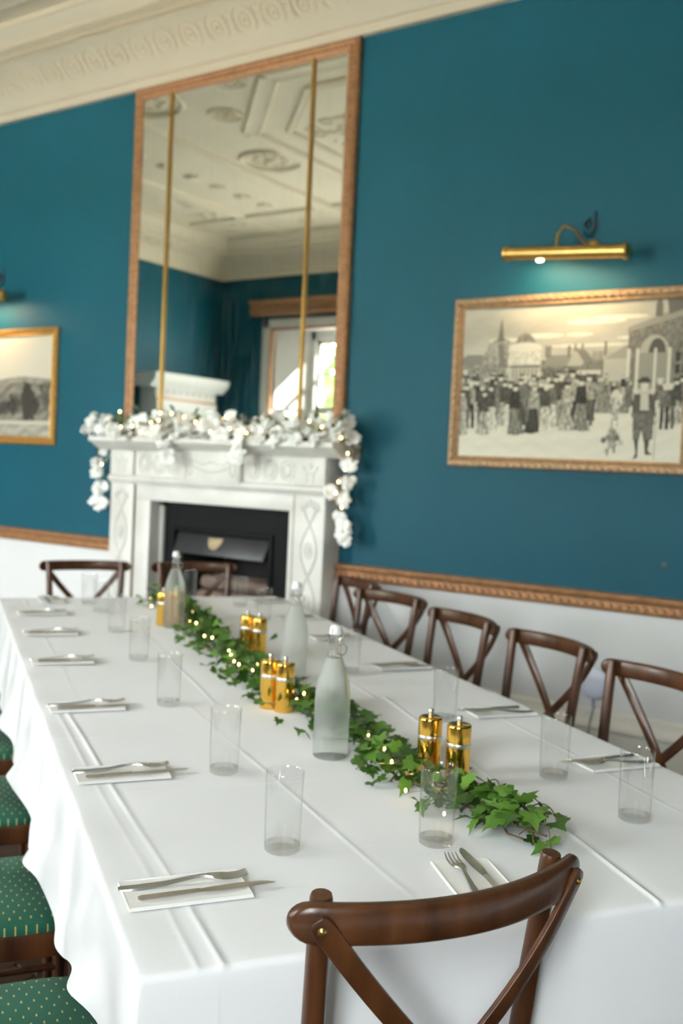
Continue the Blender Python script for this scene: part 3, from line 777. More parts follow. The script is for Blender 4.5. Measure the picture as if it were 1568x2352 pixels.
def market_scene(d, img, S, T_):
    r = random.Random(11)
    img[:] = 0.70 + 0.05 * smooth_noise(S, T_, 5, 16, 1)
    for (x, y, w, h) in ((.62, .12, .13, .018), (.72, .10, .12, .014), (.55, .2, .06, .012), (.23, .22, .1, .014), (.38, .2, .1, .016), (.83, .23, .12, .014), (.6, .27, .18, .012)):
        d.disc(x, y, w, h, .86)
    d.rect(0, .30, .006, .4, .45)
    d.rect(0, .34, .23, .52, .52, .05); d.poly([(0, .34), (.03, .31), (.2, .32), (.24, .38), (0, .38)], .5)
    d.disc(.19, .375, .088, .17, .60, math.pi, 2 * math.pi, .06); d.rect(.178, .17, .198, .23, .42); d.poly([(.172, .23), (.204, .23), (.19, .08), (.187, .08)], .42)
    d.poly([(.175, .25), (.2, .25), (.22, .4), (.19, .4)], .45)
    d.disc(.305, .28, .052, .10, .50, math.pi, 2 * math.pi, .05); d.rect(.228, .27, .382, .39, .80, .03); d.disc(.305, .27, .077, .03, .84); d.rect(.238, .39, .378, .405, .42)
    for k in range(8): d.rect(.24 + k * .018, .405, .247 + k * .018, .53, .75)
    for k in range(7): d.rect(.249 + k * .018, .41, .257 + k * .018, .53, .48)
    d.rect(.385, .36, .57, .53, .45, .05); d.poly([(.39, .40), (.41, .33), (.54, .33), (.56, .40)], .55)
    for x in (.40, .415, .50): d.rect(x, .27, x + .012, .34, .46)
    for k in range(9): d.rect(.40 + k * .018, .42, .408 + k * .018, .47, .32)
    d.poly([(.50, .40), (.535, .29), (.59, .40)], .68); d.poly([(.535, .29), (.58, .30), (.64, .41), (.59, .41)], .48); d.rect(.56, .26, .572, .31, .5); d.rect(.53, .26, .54, .31, .5)
    d.rect(.66, .25, .67, .36, .45)
    for k in range(4): d.rect(.61 + k * .012, .31, .618 + k * .012, .38, .55)
    d.poly([(.55, .44), (.58, .37), (.69, .36), (.73, .48), (.55, .48)], .47, .03); d.rect(.55, .43, .65, .455, .78)
    d.rect(.66, .34, .77, .52, .70); d.poly([(.66, .36), (.76, .27), (.77, .36)], .6)
    d.poly([(.76, .36), (.76, .18), (1, .08), (1, .55), (.76, .55)], .46, .04); d.poly([(.755, .2), (.755, .17), (1, .04), (1, .10)], .58)
    d.poly([(.92, .10), (.91, -.0), (1, -.05), (1, .06)], .40); d.rect(.865, .05, .895, .11, .40); d.disc(.88, .05, .014, .05, .42)
    d.disc(.87, .33, .06, .11, .66, math.pi, 2 * math.pi); d.rect(.81, .33, .93, .55, .56); d.disc(.88, .33, .035, .09, .32, math.pi, 2 * math.pi)
    for x in (.758, .795, .868, .925): d.rect(x, .30, x + .012, .62, .80)
    for k in range(2):
        for j in range(2): d.rect(.955 + k * .028, .33 + j * .07, .975 + k * .028, .385 + j * .07, .22)
    d.rect(0, .66, 1, 1, .83); img[int(img.shape[0] * .66):] += (0.02 * smooth_noise(S, T_, 4, 40, 5))[int(img.shape[0] * .66):]
    d.rect(0, .50, .78, .70, .50, .06)
    figs = []
    for k in range(46): figs.append((r.uniform(0, .78), r.uniform(.56, .66), r.uniform(.12, .17)))
    for k in range(30): figs.append((r.uniform(0, .62), r.uniform(.66, .76), r.uniform(.2, .26)))
    for k in range(26): figs.append((.01 + k * .0235 + r.uniform(-.006, .006), r.uniform(.77, .86) - .04 * (k > 15), r.uniform(.30, .34)))
    for k in range(5): figs.append((.90 + k * .022, r.uniform(.74, .8), .28))
    figs.sort(key=lambda q: q[1])
    for x, yb, h in figs:
        t0 = r.choice((.20, .26, .32, .40, .50, .66, .78)); t1 = r.choice((.20, .28, .40, .58)); w = h * .12
        dress = r.random() < .6
        if dress:
            sk = r.uniform(-.3, .3) * w
            d.poly([(x - w * .32, yb - h * .55), (x + w * .32, yb - h * .55), (x + w * .62, yb - h * .3), (x + w * 1.0 + sk, yb - r.uniform(0, .01)), (x + sk, yb + .006), (x - w * 1.0 + sk, yb - r.uniform(0, .01)), (x - w * .62, yb - h * .3)], t0, .06)
            for q in range(3): d.poly([(x - w * .1, yb - h * .5), (x - w * .05, yb - h * .5), (x + w * (q - 1) * .6 + sk, yb - .004), (x + w * (q - 1) * .6 + sk - .004, yb - .004)], t0 * (.6 if t0 > .4 else 1.6), 0)
        else:
            d.poly([(x - w * .5, yb - h * .5), (x, yb - h * .5), (x - w * .1, yb), (x - w * .5, yb)], t0, .05)
            d.poly([(x + w * .05, yb - h * .5), (x + w * .5, yb - h * .5), (x + w * .6, yb), (x + w * .2, yb)], t0 * .85, .05)
        d.poly([(x - w * .5, yb - h * .84), (x + w * .5, yb - h * .84), (x + w * .7, yb - h * .5), (x - w * .7, yb - h * .5)], t1, .06)
        d.disc(x, yb - h * .90, w * .28, h * .055, .80); d.disc(x, yb - h * .95, w * .45, h * .035, r.choice((.22, .3, .6, .78)))
    for k in range(26): d.disc(.71 + r.gauss(0, .014), .86 + r.gauss(0, .035), .012, .02, r.choice((.4, .5, .62, .7)))
    d.rect(.694, .92, .70, .97, .3); d.rect(.72, .91, .73, .95, .35); d.disc(.72, .60, .02, .05, .78); d.rect(.705, .60, .735, .8, .66, .08)
    x = .835
    d.poly([(x - .04, .58), (x + .045, .58), (x + .055, .72), (x - .045, .72)], .33, .04); d.poly([(x - .01, .58), (x + .02, .58), (x + .025, .68), (x - .01, .68)], .74)
    d.poly([(x - .04, .70), (x + .05, .70), (x + .045, .86), (x + .01, .87), (x + .0, .80), (x - .01, .87), (x - .035, .86)], .40, .04)
    d.poly([(x - .03, .86), (x - .01, .86), (x - .012, .97), (x - .03, .985), (x - .02, .94)], .27); d.poly([(x + .012, .86), (x + .035, .86), (x + .03, .93), (x + .05, .95), (x + .02, .955)], .27)
    d.disc(x + .003, .53, .014, .035, .78); d.disc(x, .50, .03, .014, .25); d.rect(x - .015, .475, x + .018, .50, .25); d.rect(x + .055, .74, x + .057, .98, .45)

def country_scene(d, img, S, T_):
    r = random.Random(5)
    img[:] = 0.80 - 0.06 * T_
    hz = .48 + .03 * np.sin(S * 7) - .07 * S
    img[T_ > hz] = .50
    m = T_ > hz; img[m] = (.46 + .14 * smooth_noise(S, T_, 22, 30, 8))[m]
    m = (T_ > hz) & (T_ < hz + .06); img[m] = (.55 + .05 * smooth_noise(S, T_, 30, 20, 4))[m]
    for k in range(10):
        x = .05 + k * .1; y = r.uniform(.66, .78); h = r.uniform(.14, .26); t = r.uniform(.22, .32)
        for q in range(26): d.disc(x + r.gauss(0, .022), y - h * .35 + r.gauss(0, h * .28), .016, .035, t + r.uniform(-.04, .06))
    d.disc(.78, .66, .05, .20, .24)
    m = T_ > .84; img[m] = (.60 + .10 * smooth_noise(S, T_, 30, 50, 9))[m]
    m = (T_ > .84) & (T_ < .875); img[m] = .72

def print_panel(parent, x0, x1, z0, z1, y, fn, W, H, tint, mname):
    img = np.clip(raster_print(W, H, fn), 0.03, 1)
    xs = np.linspace(x0, x1, W + 1); zs = np.linspace(z1, z0, H + 1)
    X, Zz = np.meshgrid(xs, zs)
    co = np.stack([X, np.full_like(X, y), Zz], -1).reshape(-1, 3)
    j, i = np.mgrid[0:H, 0:W]; a = j * (W + 1) + i
    fa = np.stack([a, a + W + 1, a + W + 2, a + 1], -1).reshape(-1, 4)
    me = bpy.data.meshes.new('print')
    me.vertices.add(len(co)); me.vertices.foreach_set('co', co.ravel().astype(np.float32))
    me.loops.add(fa.size); me.loops.foreach_set('vertex_index', fa.ravel().astype(np.int32))
    me.polygons.add(len(fa)); me.polygons.foreach_set('loop_start', (np.arange(len(fa)) * 4).astype(np.int32))
    me.update(calc_edges=True)
    at = me.color_attributes.new('print', 'FLOAT_COLOR', 'CORNER')
    lin = np.where(img <= 0.04045, img / 12.92, ((img + 0.055) / 1.055) ** 2.4)
    col = np.concatenate([lin[..., None] * np.array(tint), np.ones((H, W, 1))], -1).reshape(-1, 4)
    at.data.foreach_set('color', np.repeat(col, 4, axis=0).ravel().astype(np.float32))
    me.materials.append(print_mat(mname))
    o = bpy.data.objects.new('print', me); COL.objects.link(o); o.parent = parent
    return o

pic = empty('framed_print', (-1.775, 0, 1.462), label='large framed sepia engraving of a market crowd under domed buildings', cat='picture')
PP = [(0, 0), (0, 0.016), (0.008, 0.026), (0.030, 0.026), (0.036, 0.018), (0.044, 0.022), (0.054, 0.014), (0.054, 0)]
frame(pic, -0.595, 0.595, 0.0, 0.822, M_GILT, (0.019, 0.024, 0.036, (0.018, 0.008, 0.011), 0.6), PP, bead2=(0.046, 0.018, 0.014, (0.006, 0.005, 0.005), 0.4))
print_panel(pic, -0.545, 0.545, 0.05, 0.772, -0.010, market_scene, 380, 250, (0.92, 0.88, 0.74), 'market_print')
MB().box(-0.59, 0.59, -0.008, -0.001, 0.004, 0.818).obj('backing_board', M_TABLE, pic, smooth=0)
pic2 = empty('framed_print', (-5.92, 0, 1.49), label='gold framed sepia landscape with dark trees, left of the fireplace', cat='picture')
frame(pic2, -0.61, 0.605, 0.0, 0.785, M_GOLDF, (0.018, 0.026, 0.032, (0.016, 0.007, 0.009), 0.6), PP)
print_panel(pic2, -0.56, 0.555, 0.05, 0.735, -0.010, country_scene, 260, 160, (0.92, 0.86, 0.72), 'country_print')
MB().box(-0.605, 0.6, -0.008, -0.001, 0.004, 0.781).obj('backing_board', M_TABLE, pic2, smooth=0)

def picture_lamp(x, z, label, tilt):
    L_ = 0.285
    t = empty('picture_lamp', (x, 0, z), label=label, cat='wall lamp')
    n = 14; vs = []
    # half-open brass shade tube
    rr = 0.030
    m = MB()
    aa = [math.radians(-35 + 300 * i / n) for i in range(n + 1)]
    rows = []
    for r_ in (rr, rr - 0.003):
        for xx in (-L_, L_):
            rows.append([(xx, -0.16 + r_ * math.cos(a + math.radians(0)), tilt * -xx + r_ * math.sin(a)) for a in aa])
    m.add(sum(rows, []), [(i, i + 1, n + 1 + i + 1, n + 1 + i) for i in range(n)] + [(2 * (n + 1) + i, 3 * (n + 1) + i, 3 * (n + 1) + i + 1, 2 * (n + 1) + i + 1) for i in range(n)])
    m.obj('shade', M_ABRASS, t, smooth=60)
    for s in (-1, 1):
        M = Matrix.Translation((s * L_, -0.16, -tilt * s * L_)) @ Matrix.Rotation(math.radians(90 * s), 4, 'Y')
        MB().lathe([(0.036, -0.012), (0.037, 0.0), (0.034, 0.006), (0.024, 0.012), (0.012, 0.018), (0.0, 0.02)], 18, M=M).obj('end_cap', M_ABRASS, t)
    MB().tube([(0.07, -0.012, 0.05), (0.05, -0.06, 0.06), (0.02, -0.10, 0.115), (-0.015, -0.14, 0.125), (-0.035, -0.158, 0.085), (-0.04, -0.16, 0.025)], 0.007, 8).obj('arm', M_ABRASS, t)
    M = Matrix.Translation((0.07, -0.001, 0.05)) @ Matrix.Rotation(math.radians(90), 4, 'X')
    MB().lathe([(0.034, 0.0), (0.034, 0.006), (0.026, 0.014), (0.010, 0.018), (0, 0.018)], 20, M=M).obj('wall_plate', M_ABRASS, t)
    MB().tube([(-0.13, -0.16, -0.027), (-0.122, -0.16, -0.027), (-0.105, -0.16, -0.027), (-0.098, -0.16, -0.027)], [0.004, 0.008, 0.008, 0.004], 10).obj('bulb', M_LAMPBULB, t)
    l = bpy.data.lights.new('picture_lamp_glow', 'AREA'); l.shape = 'RECTANGLE'; l.size = 0.4; l.size_y = 0.03
    l.energy = LAMP_W; l.color = (1.0, 0.72, 0.38)
    lo = bpy.data.objects.new('picture_lamp_glow', l); COL.objects.link(lo); lo.parent = t
    lo.location = (0, -0.155, -0.012); lo.rotation_euler = (math.radians(25), 0, 0)
LAMP_W = 6.0
picture_lamp(-1.757, 2.436, 'brass picture lamp on a curved arm above the crowd engraving', 0.06)
picture_lamp(-5.99, 2.475, 'brass picture lamp at the left edge above the tree landscape', 0.0)
for x, z, lb in ((-1.70, 2.545, 'dark painted wall hook above the right picture lamp'), (-5.93, 2.60, 'dark painted wall hook above the left picture lamp')):
    hk = MB()
    hk.tube([(0.02, -0.004, 0.10), (0.02, -0.006, 0.02), (0.01, -0.014, -0.01), (-0.015, -0.02, -0.012), (-0.028, -0.018, 0.01)], 0.006, 7)
    hk.tube([(-0.03, -0.004, 0.05), (-0.008, -0.012, 0.068), (0.002, -0.012, 0.04), (-0.018, -0.012, 0.028), (-0.03, -0.006, 0.045)], 0.006, 7)
    hk.box(0.0, 0.035, -0.004, 0, 0.02, 0.06)
    hk.obj('wall_hook', M_HOOK, loc=(x, 0, z), label=lb, cat='hook')

# second chimneypiece on the left wall (seen in the mirror)
lp = empty('fireplace_surround', (XL, -4.3, 0), label='white chimneypiece with crown moulding, reflected in the mirror', cat='fireplace')
MB().box(0, 0.26, -0.5, 0.5, 1.35, 2.26).obj('chimney_breast', M_WINPAINT, lp, bevel=0.004)
MB().box(0, 0.3, -0.6, -0.35, 0, 1.35).obj('pilaster', M_WINPAINT, lp, bevel=0.004)
MB().box(0, 0.3, 0.35, 0.6, 0, 1.35).obj('pilaster', M_WINPAINT, lp, bevel=0.004)
MB().box(0, 0.05, -0.35, 0.35, 0, 1.35).obj('back_panel', M_IRON, lp, smooth=0)
m = MB(); m.prism([(0, 2.26), (0.28, 2.26), (0.30, 2.29), (0.33, 2.31), (0.36, 2.35), (0.37, 2.39), (0.37, 2.42), (0, 2.42)], (0, -0.62, 0), (0, 0.62, 0), (1, 0, 0), (0, 0, 1)); m.obj('crown_moulding', M_WINPAINT, lp, smooth=30)
m = MB()
for k in range(9): m.ball((0.262, -0.44 + k * 0.11, 2.22), 0.014, nu=6, nv=4)
m.obj('stud_row', M_COPPER, lp)
MB().box(0.255, 0.275, -0.505, 0.505, 2.12, 2.145).obj('copper_band', M_COPPER, lp, smooth=0)
m = MB(); wall_panel(m, 'x', 0.26, 0.02, -0.5, 0.5, 1.35, 2.12, [(-0.38, 0.38, 1.45, 2.04)]); m.obj('panel_frame', M_WINPAINT, lp, smooth=0)

# round device on the wall
dv = empty('wall_device', (-1.56, 0, 0.497), label='round white device on the white wall behind the right-hand chairs', cat='device')
M = Matrix.Rotation(math.radians(90), 4, 'X')
MB().lathe([(0.072, 0.0), (0.075, 0.01), (0.07, 0.022), (0.05, 0.03), (0.02, 0.033), (0.0, 0.033)], 32, M=M).obj('body', M_PLASTIC, dv, smooth=60)
q = MB(); q.tube(arc_pts((0, -0.031, 0), (1, 0, 0), (0, 0, 1), 0.03, 0.03, 0.3, 5.6, 20), 0.0025, 6); q.obj('swirl_ring', M_PLASTIC, dv)
MB().tube([(0, -0.012, -0.07), (0.004, -0.012, -0.12), (-0.002, -0.03, -0.18), (0.0, -0.05, -0.24), (-0.02, -0.05, -0.34), (-0.03, -0.05, -0.487)], 0.005, 8).obj('cable', M_CABLE, dv)

# ------------------------------------------------------------------ table frame: u along the table, v across it
A = math.radians(55.8076)
TLv = Vector((-math.sin(A), math.cos(A), 0)); TTv = Vector((math.cos(A), math.sin(A), 0)); T0 = Vector((0, CAM_Y, 0))
def W3(u, v, z=0.0): return T0 + TLv * u + TTv * v + Vector((0, 0, z))
def local(u, v, z): return (v, u, z)          # objects rotated by A about z: local x = v, local y = u
TU0, TU1, TV0, TV1, TZ = 1.27, 4.89, 0.256, 1.598, 0.75

tb = empty('dining_table', T0, A, label='long dining table under the white tablecloths', cat='table')
MB().box(TV0 + 0.006, TV1 - 0.006, TU0 + 0.006, TU1 - 0.006, 0.715, 0.744).obj('tabletop', M_TABLE, tb, bevel=0.004)
for u in (TU0 + 0.5, TU1 - 0.5):
    for v in (TV0 + 0.3, TV1 - 0.3):
        MB().box(v - 0.035, v + 0.035, u - 0.035, u + 0.035, 0, 0.715).obj('leg', M_TABLE, tb, bevel=0.004)

SEATS_L = [1.66, 2.25, 2.88, 3.48, 4.07, 4.62]
def wob(u, v, k): return math.sin(u * 2.7 + k) * 0.5 + math.sin(v * 3.9 + u * 1.3 + 2 * k) * 0.5
def cloth(u0, u1, z0, vcr, ucr, label, left, front, right, far, seed):
    """tablecloth lying over u0..u1 with skirts on the listed sides; creases are real ridges"""
    def crv(c, u): return c[0] + c[1] * (u - 1.28) + 0.002 * math.sin(u * 7 + c[0] * 9)
    vs = set(np.round(np.linspace(TV0, TV1, 68), 4)); us = set(np.round(np.linspace(u0, u1, int((u1 - u0) / 0.018) + 2), 4))
    offs = (-0.02, -0.012, -0.008, -0.005, -0.0025, 0, 0.0025, 0.005, 0.008, 0.012, 0.02)
    vtop = []
    fine_v = sorted(vs); fine_u = set(us)
    for c in ucr:
        for o_ in offs: fine_u.add(round(min(u1, max(u0, c[0] + o_)), 4))
    fine_u = sorted(fine_u)
    nv_tags = [('b', v) for v in fine_v]
    for c in vcr:
        for o_ in offs: nv_tags.append((c, o_))
    nv_tags.sort(key=lambda t: t[1] if t[0] == 'b' else t[0][0] + t[1])
    def h(u, v):
        z = z0 + 0.0008 * wob(u * 1.7, v * 2, seed)
        e = min(v - TV0, TV1 - v, 0.03) / 0.03
        for c in vcr:
            dd = v - crv(c, u); z += c[2] * (math.exp(-(dd / 0.005) ** 2) - 0.5 * math.exp(-((dd - 0.014) / 0.008) ** 2)) * (0.7 + 0.3 * math.sin(u * 5 + c[0] * 7))
        for c in ucr:
            dd = u - c[0] - 0.01 * math.sin(v * 4 + c[0]); z += c[2] * math.exp(-(dd / 0.006) ** 2) * (0.5 + 0.5 * math.sin(v * 6 + c[0] * 5)) * max(0, e)
        z += 0.0022 * max(0, math.sin(u * 9.0 + v * 5 + seed)) ** 3 * max(0, math.sin(v * 7 - u * 4)) * max(0, e)
        return max(z, z0 - 0.001)
    m = MB()
    def pt(u, vt):
        v = vt[1] if vt[0] == 'b' else min(TV1, max(TV0, crv(vt[0], u) + vt[1]))
        return local(u, v, h(u, v))
    rows = []
    for u in fine_u:
        row = sorted((pt(u, t) for t in nv_tags), key=lambda p: p[0])
        rows.append(row)
    nv = len(nv_tags); base = len(m.v)
    m.v.extend([p for r_ in rows for p in r_])
    for i in range(len(fine_u) - 1):
        for j in range(nv - 1):
            m.f.append((base + i * nv + j, base + i * nv + j + 1, base + (i + 1) * nv + j + 1, base + (i + 1) * nv + j))
    # skirt path along the boundary vertices of the top: left side -> near end -> right side (or the far end)
    path = []
    nu_ = len(fine_u)
    vid = lambda i, j: base + i * nv + j
    def corner(k, n0, n1):
        p = m.v[k]
        for i in range(1, 10):
            t = i / 10 * math.pi / 2
            path.append((p[1], p[0], (n0[0] * math.cos(t) + n1[0] * math.sin(t), n0[1] * math.cos(t) + n1[1] * math.sin(t)), k))
    def run(ids, nrm):
        for k in ids: path.append((m.v[k][1], m.v[k][0], nrm, k))
    if left and front:
        run([vid(i, 0) for i in range(nu_ - 1, -1, -1)], (0, -1)); corner(vid(0, 0), (0, -1), (-1, 0))
        run([vid(0, j) for j in range(nv)], (-1, 0)); corner(vid(0, nv - 1), (-1, 0), (0, 1))
        run([vid(i, nv - 1) for i in range(nu_)], (0, 1))
    else:
        run([vid(i, nv - 1) for i in range(nu_)], (0, 1)); corner(vid(nu_ - 1, nv - 1), (0, 1), (1, 0))
        run([vid(nu_ - 1, j) for j in range(nv - 1, -1, -1)], (1, 0)); corner(vid(nu_ - 1, 0), (1, 0), (0, -1))
        run([vid(i, 0) for i in range(nu_ - 1, -1, -1)], (0, -1))
    ds = [0.12, 0.25, 0.38, 0.5] + [1 + k * 0.75 for k in range(13)]
    prm = 0.0; cols = []
    for i, (u, v, n, k0) in enumerate(path):
        if i: prm += math.hypot(u - path[i - 1][0], v - path[i - 1][1])
        side_left = n[1] < -0.9; side_front = n[0] < -0.9; is_corner = not (max(abs(n[0]), abs(n[1])) > 0.9)
        seat = max(math.exp(-((u - s) / 0.19) ** 4) for s in SEATS_L) if side_left else 0.0
        if side_left: near_ = math.exp(-((u - 1.5) / 0.32) ** 2); hem = 0.475 + 0.045 * seat + 0.045 * near_; fl_ = 0.008 + 0.030 * seat - 0.024 * near_
        elif side_front: hem = 0.40 + 0.10 * math.exp(-((v - 0.63) / 0.26) ** 8); fl_ = 0.002
        elif is_corner: hem = 0.46; fl_ = 0.02
        else: hem = 0.505; fl_ = 0.012
        rq, sq = (5.0 - u, 1.0) if side_left else (prm, seed)
        rip = 0.5 + 0.34 * math.sin(rq * 17 + sq + 1.4 * math.sin(rq * 3.7)) + 0.16 * math.sin(rq * 39 + 1.7 * sq)
        amp = 0.021 * (1 - 0.5 * near_) if side_left else (0.006 if side_front else 0.014)
        if side_front and 0.36 < v < 0.95: amp = 0.003; fl_ = 0.0
        hem += 0.006 * math.sin(rq * 9 + sq)
        ztop = m.v[k0][2]
        col = []
        r_ = 0.011
        for d in ds:
            if d <= 0.5:
                a = d / 0.5 * math.pi / 2
                o_ = r_ * math.sin(a); z_ = ztop - r_ * (1 - math.cos(a))
            else:
                t = (d - 0.5) / 9.5
                z_ = ztop - r_ - (ztop - r_ - hem) * t
                o_ = r_ + (fl_ * t ** 1.6 + amp * rip * (t ** 0.8))
                if side_left: o_ += 0.010 * seat * math.sin(t * 9 + rq * 20) * t + 0.0
            col.append(local(u + n[0] * o_, v + n[1] * o_, z_))
        cols.append(col)
    b2 = len(m.v); nd = len(ds)
    m.v.extend([p for c_ in cols for p in c_])
    for i in range(len(cols) - 1):
        ka, kb = path[i][3], path[i + 1][3]
        m.f.append((ka, b2 + i * nd, b2 + (i + 1) * nd, kb) if ka != kb else (ka, b2 + i * nd, b2 + (i + 1) * nd))
        for j in range(nd - 1):
            m.f.append((b2 + i * nd + j, b2 + i * nd + j + 1, b2 + (i + 1) * nd + j + 1, b2 + (i + 1) * nd + j))
    o = m.obj('tablecloth', M_CLOTH, loc=T0, rz=A, smooth=0, label=label, cat='tablecloth')
    bm = bmesh.new(); bm.from_mesh(o.data); bmesh.ops.recalc_face_normals(bm, faces=bm.faces[:]); bm.to_mesh(o.data); bm.free()
    o.data.polygons.foreach_set('use_smooth', [True] * len(o.data.polygons))
    return o
cloth(2.50, TU1, 0.7485, [(0.69, 0.02, 0.0016), (1.16, 0.03, 0.0022), (0.36, 0.0, 0.001)], [(3.2, 0, 0.0014), (3.85, 0, 0.0012), (4.4, 0, 0.0012)],
      'white tablecloth over the far end of the table near the fireplace', False, False, True, True, 2.0)
cloth(TU0, 2.68, 0.7515, [(0.363, -0.036, 0.0026), (0.33, -0.03, 0.0012), (0.71, -0.05, 0.0012), (1.082, 0.105, 0.0030), (1.40, 0.05, 0.0014)], [(1.62, 0, 0.0012), (2.0, 0, 0.0013), (2.42, 0, 0.0016)],
      'creased white tablecloth over the near end of the table', True, True, True, False, 1.0)
ZT = 0.7535

# ------------------------------------------------------------------ chairs
def superell(a, b_, n, k=40, back=0.9):
    out = []
    for i in range(k):
        t = 2 * math.pi * i / k; c, s = math.cos(t), math.sin(t)
        x = a * (abs(c) ** (2 / n)) * (1 if c >= 0 else -1); y = b_ * (abs(s) ** (2 / n)) * (1 if s >= 0 else -1)
        x *= (back + (1 - back) * (y / b_ + 1) / 2)
        out.append((x, y))
    return out

def make_chair():
    t = empty('cross_back_chair')
    H = 0.849                                    # rail centre
    post_x = lambda z: 0.168 + 0.020 * max(0, (z - 0.45) / 0.42)
    post_y = lambda z: (-0.205 - 0.045 * ((z - 0.45) / 0.42) ** 1.3) if z > 0.45 else -0.205 - 0.05 * ((0.45 - z) / 0.45) ** 1.5
    for s in (-1, 1):
        zs = [0, 0.1, 0.25, 0.4, 0.5, 0.6, 0.7, 0.8, 0.871, 0.876]
        m = MB(); m.tube([(s * post_x(z), post_y(z), z) for z in zs], [0.012, 0.014, 0.016, 0.0175, 0.017, 0.0165, 0.016, 0.0155, 0.0153, 0.0138], 14)
        m.obj('post', M_WOOD, t, smooth=45)
        zs = [0, 0.15, 0.3, 0.43]
        MB().tube([(s * (0.165 + 0.008 * (1 - z / 0.43)), 0.165 + 0.012 * (1 - z / 0.43), z) for z in zs], [0.011, 0.014, 0.016, 0.017], 12).obj('leg', M_WOOD, t)
        MB().tube([(s * 0.166, 0.165, 0.2), (s * 0.167, -0.22, 0.2)], 0.009, 8).obj('stretcher', M_WOOD, t)
    MB().tube([(-0.166, 0.0, 0.2), (0.166, 0.0, 0.2)], 0.009, 8).obj('stretcher', M_WOOD, t)
    # curved top rail behind the posts
    m = MB(); n, kk = 40, 16; rows = []
    HL, hh, th = 0.236, 0.0265, 0.0125
    yc = lambda x: -0.2785 + 0.070 * ((x / 0.236) ** 2 - 0.635)
    xs = [-HL + 2 * HL * (0.5 - 0.5 * math.cos(math.pi * i / n)) for i in range(n + 1)]
    for x in xs:
        e = max(0.0, (abs(x) - (HL - hh)) / hh); f = math.sqrt(max(0.0, 1 - e * e))
        ht = hh * max(f, 0.02); tt_ = th * max(f ** 0.5, 0.05)
        row = []
        for j in range(kk):
            a = 2 * math.pi * j / kk; c, s_ = math.cos(a), math.sin(a)
            row.append((x, yc(x) + tt_ * (abs(c) ** 0.55) * (1 if c >= 0 else -1), H + ht * (abs(s_) ** 0.55) * (1 if s_ >= 0 else -1)))
        rows.append(row)
    base = []
    for r_ in rows: base += r_
    fs = [(i * kk + j, (i + 1) * kk + j, (i + 1) * kk + (j + 1) % kk, i * kk + (j + 1) % kk) for i in range(n) for j in range(kk)]
    fs += [tuple(range(kk)), tuple(n * kk + j for j in range(kk - 1, -1, -1))]
    m.add(base, fs).obj('top_rail', M_WOOD, t, smooth=60)
    # crossed slats, bolted to the rear of the rail
    for s in (-1, 1):
        nt = Vector((s * 0.46, -0.88, 0)).normalized()
        p0 = Vector((s * 0.204, yc(0.204), H + 0.012)) + nt * 0.0175; p2 = Vector((-s * 0.150, -0.225 - (0.012 if s > 0 else 0.0), 0.47)); p1 = Vector((s * 0.075, -0.318, 0.665))
        m = MB(); n = 18; rows = []
        for i in range(n + 1):
            q = (0.0, 0.012, 0.035)[i] if i < 3 else i / n; p = p0 * (1 - q) ** 2 + p1 * 2 * q * (1 - q) + p2 * q * q
            d = ((p1 - p0) * (1 - q) + (p2 - p1) * q).normalized(); nq = (nt * (1 - q) + Vector((0, -1, 0)) * q).normalized(); sd = d.cross(nq).normalized()
            w = 0.0145 * (1.05 - 0.15 * q); nn = sd.cross(d).normalized()
            w *= (0.45, 0.85, 1.0)[min(i, 2)]
            for a, b_ in ((-1, -1), (1, -1), (1, 1), (-1, 1)): rows.append(p + sd * w * a + nn * 0.0042 * b_)
        fs = [(i * 4 + j, i * 4 + (j + 1) % 4, (i + 1) * 4 + (j + 1) % 4, (i + 1) * 4 + j) for i in range(n) for j in range(4)] + [(3, 2, 1, 0), (n * 4, n * 4 + 1, n * 4 + 2, n * 4 + 3)]
        so = m.add(rows, fs).obj('cross_slat', M_WOOD, t, bevel=0.0014, smooth=50)
        M = Matrix.Translation(p0 + nt * 0.004 + Vector((-s * 0.008, 0.0, -0.014))) @ nt.to_track_quat('Z', 'Y').to_matrix().to_4x4()
        MB().lathe([(0.006, 0.0), (0.006, 0.002), (0.0035, 0.0045), (0, 0.005)], 10, M=M).obj('bolt', M_ABRASS, so)
    # seat ring and cushion
    so_ = superell(0.208, 0.205, 4.0); si = superell(0.17, 0.165, 4.0); k = len(so_)
    m = MB(); m.add([(x, y, 0.405) for x, y in so_] + [(x * 1.02, y * 1.02, 0.435) for x, y in so_] + [(x, y, 0.452) for x, y in so_] + [(x, y, 0.452) for x, y in si] + [(x, y, 0.405) for x, y in si],
        [(r_ * k + i, r_ * k + (i + 1) % k, ((r_ + 1) % 5) * k + (i + 1) % k, ((r_ + 1) % 5) * k + i) for r_ in range(5) for i in range(k)])
    m.obj('seat_frame', M_WOOD, t, smooth=45)
    m = MB(); rings = [(1.0, 0.447), (1.005, 0.456), (0.985, 0.466), (0.93, 0.473), (0.8, 0.478), (0.6, 0.481), (0.3, 0.482), (0.02, 0.482)]
    sc = superell(0.198, 0.194, 3.6)
    m.add([(x * r_, y * r_, z) for r_, z in rings for x, y in sc], [(r_ * k + i, r_ * k + (i + 1) % k, (r_ + 1) * k + (i + 1) % k, (r_ + 1) * k + i) for r_ in range(len(rings) - 1) for i in range(k)] + [tuple((len(rings) - 1) * k + i for i in range(k))])
    m.obj('cushion', M_FABRIC, t, smooth=60, label='green upholstered cushion with gold dashes')
    return t
chair0 = make_chair(); first = [True]
def place_chair(u, v, rot, label, group=None):
    c = chair0 if first[0] else copy_tree(chair0); first[0] = False
    c.location = W3(u, v); c.rotation_euler = (0, 0, A + rot)
    tag(c, label, 'chair', group)
RG = 'chairs along the wall side'; LG = 'green-seated chairs along the left side'; EG = 'chairs at the table ends'
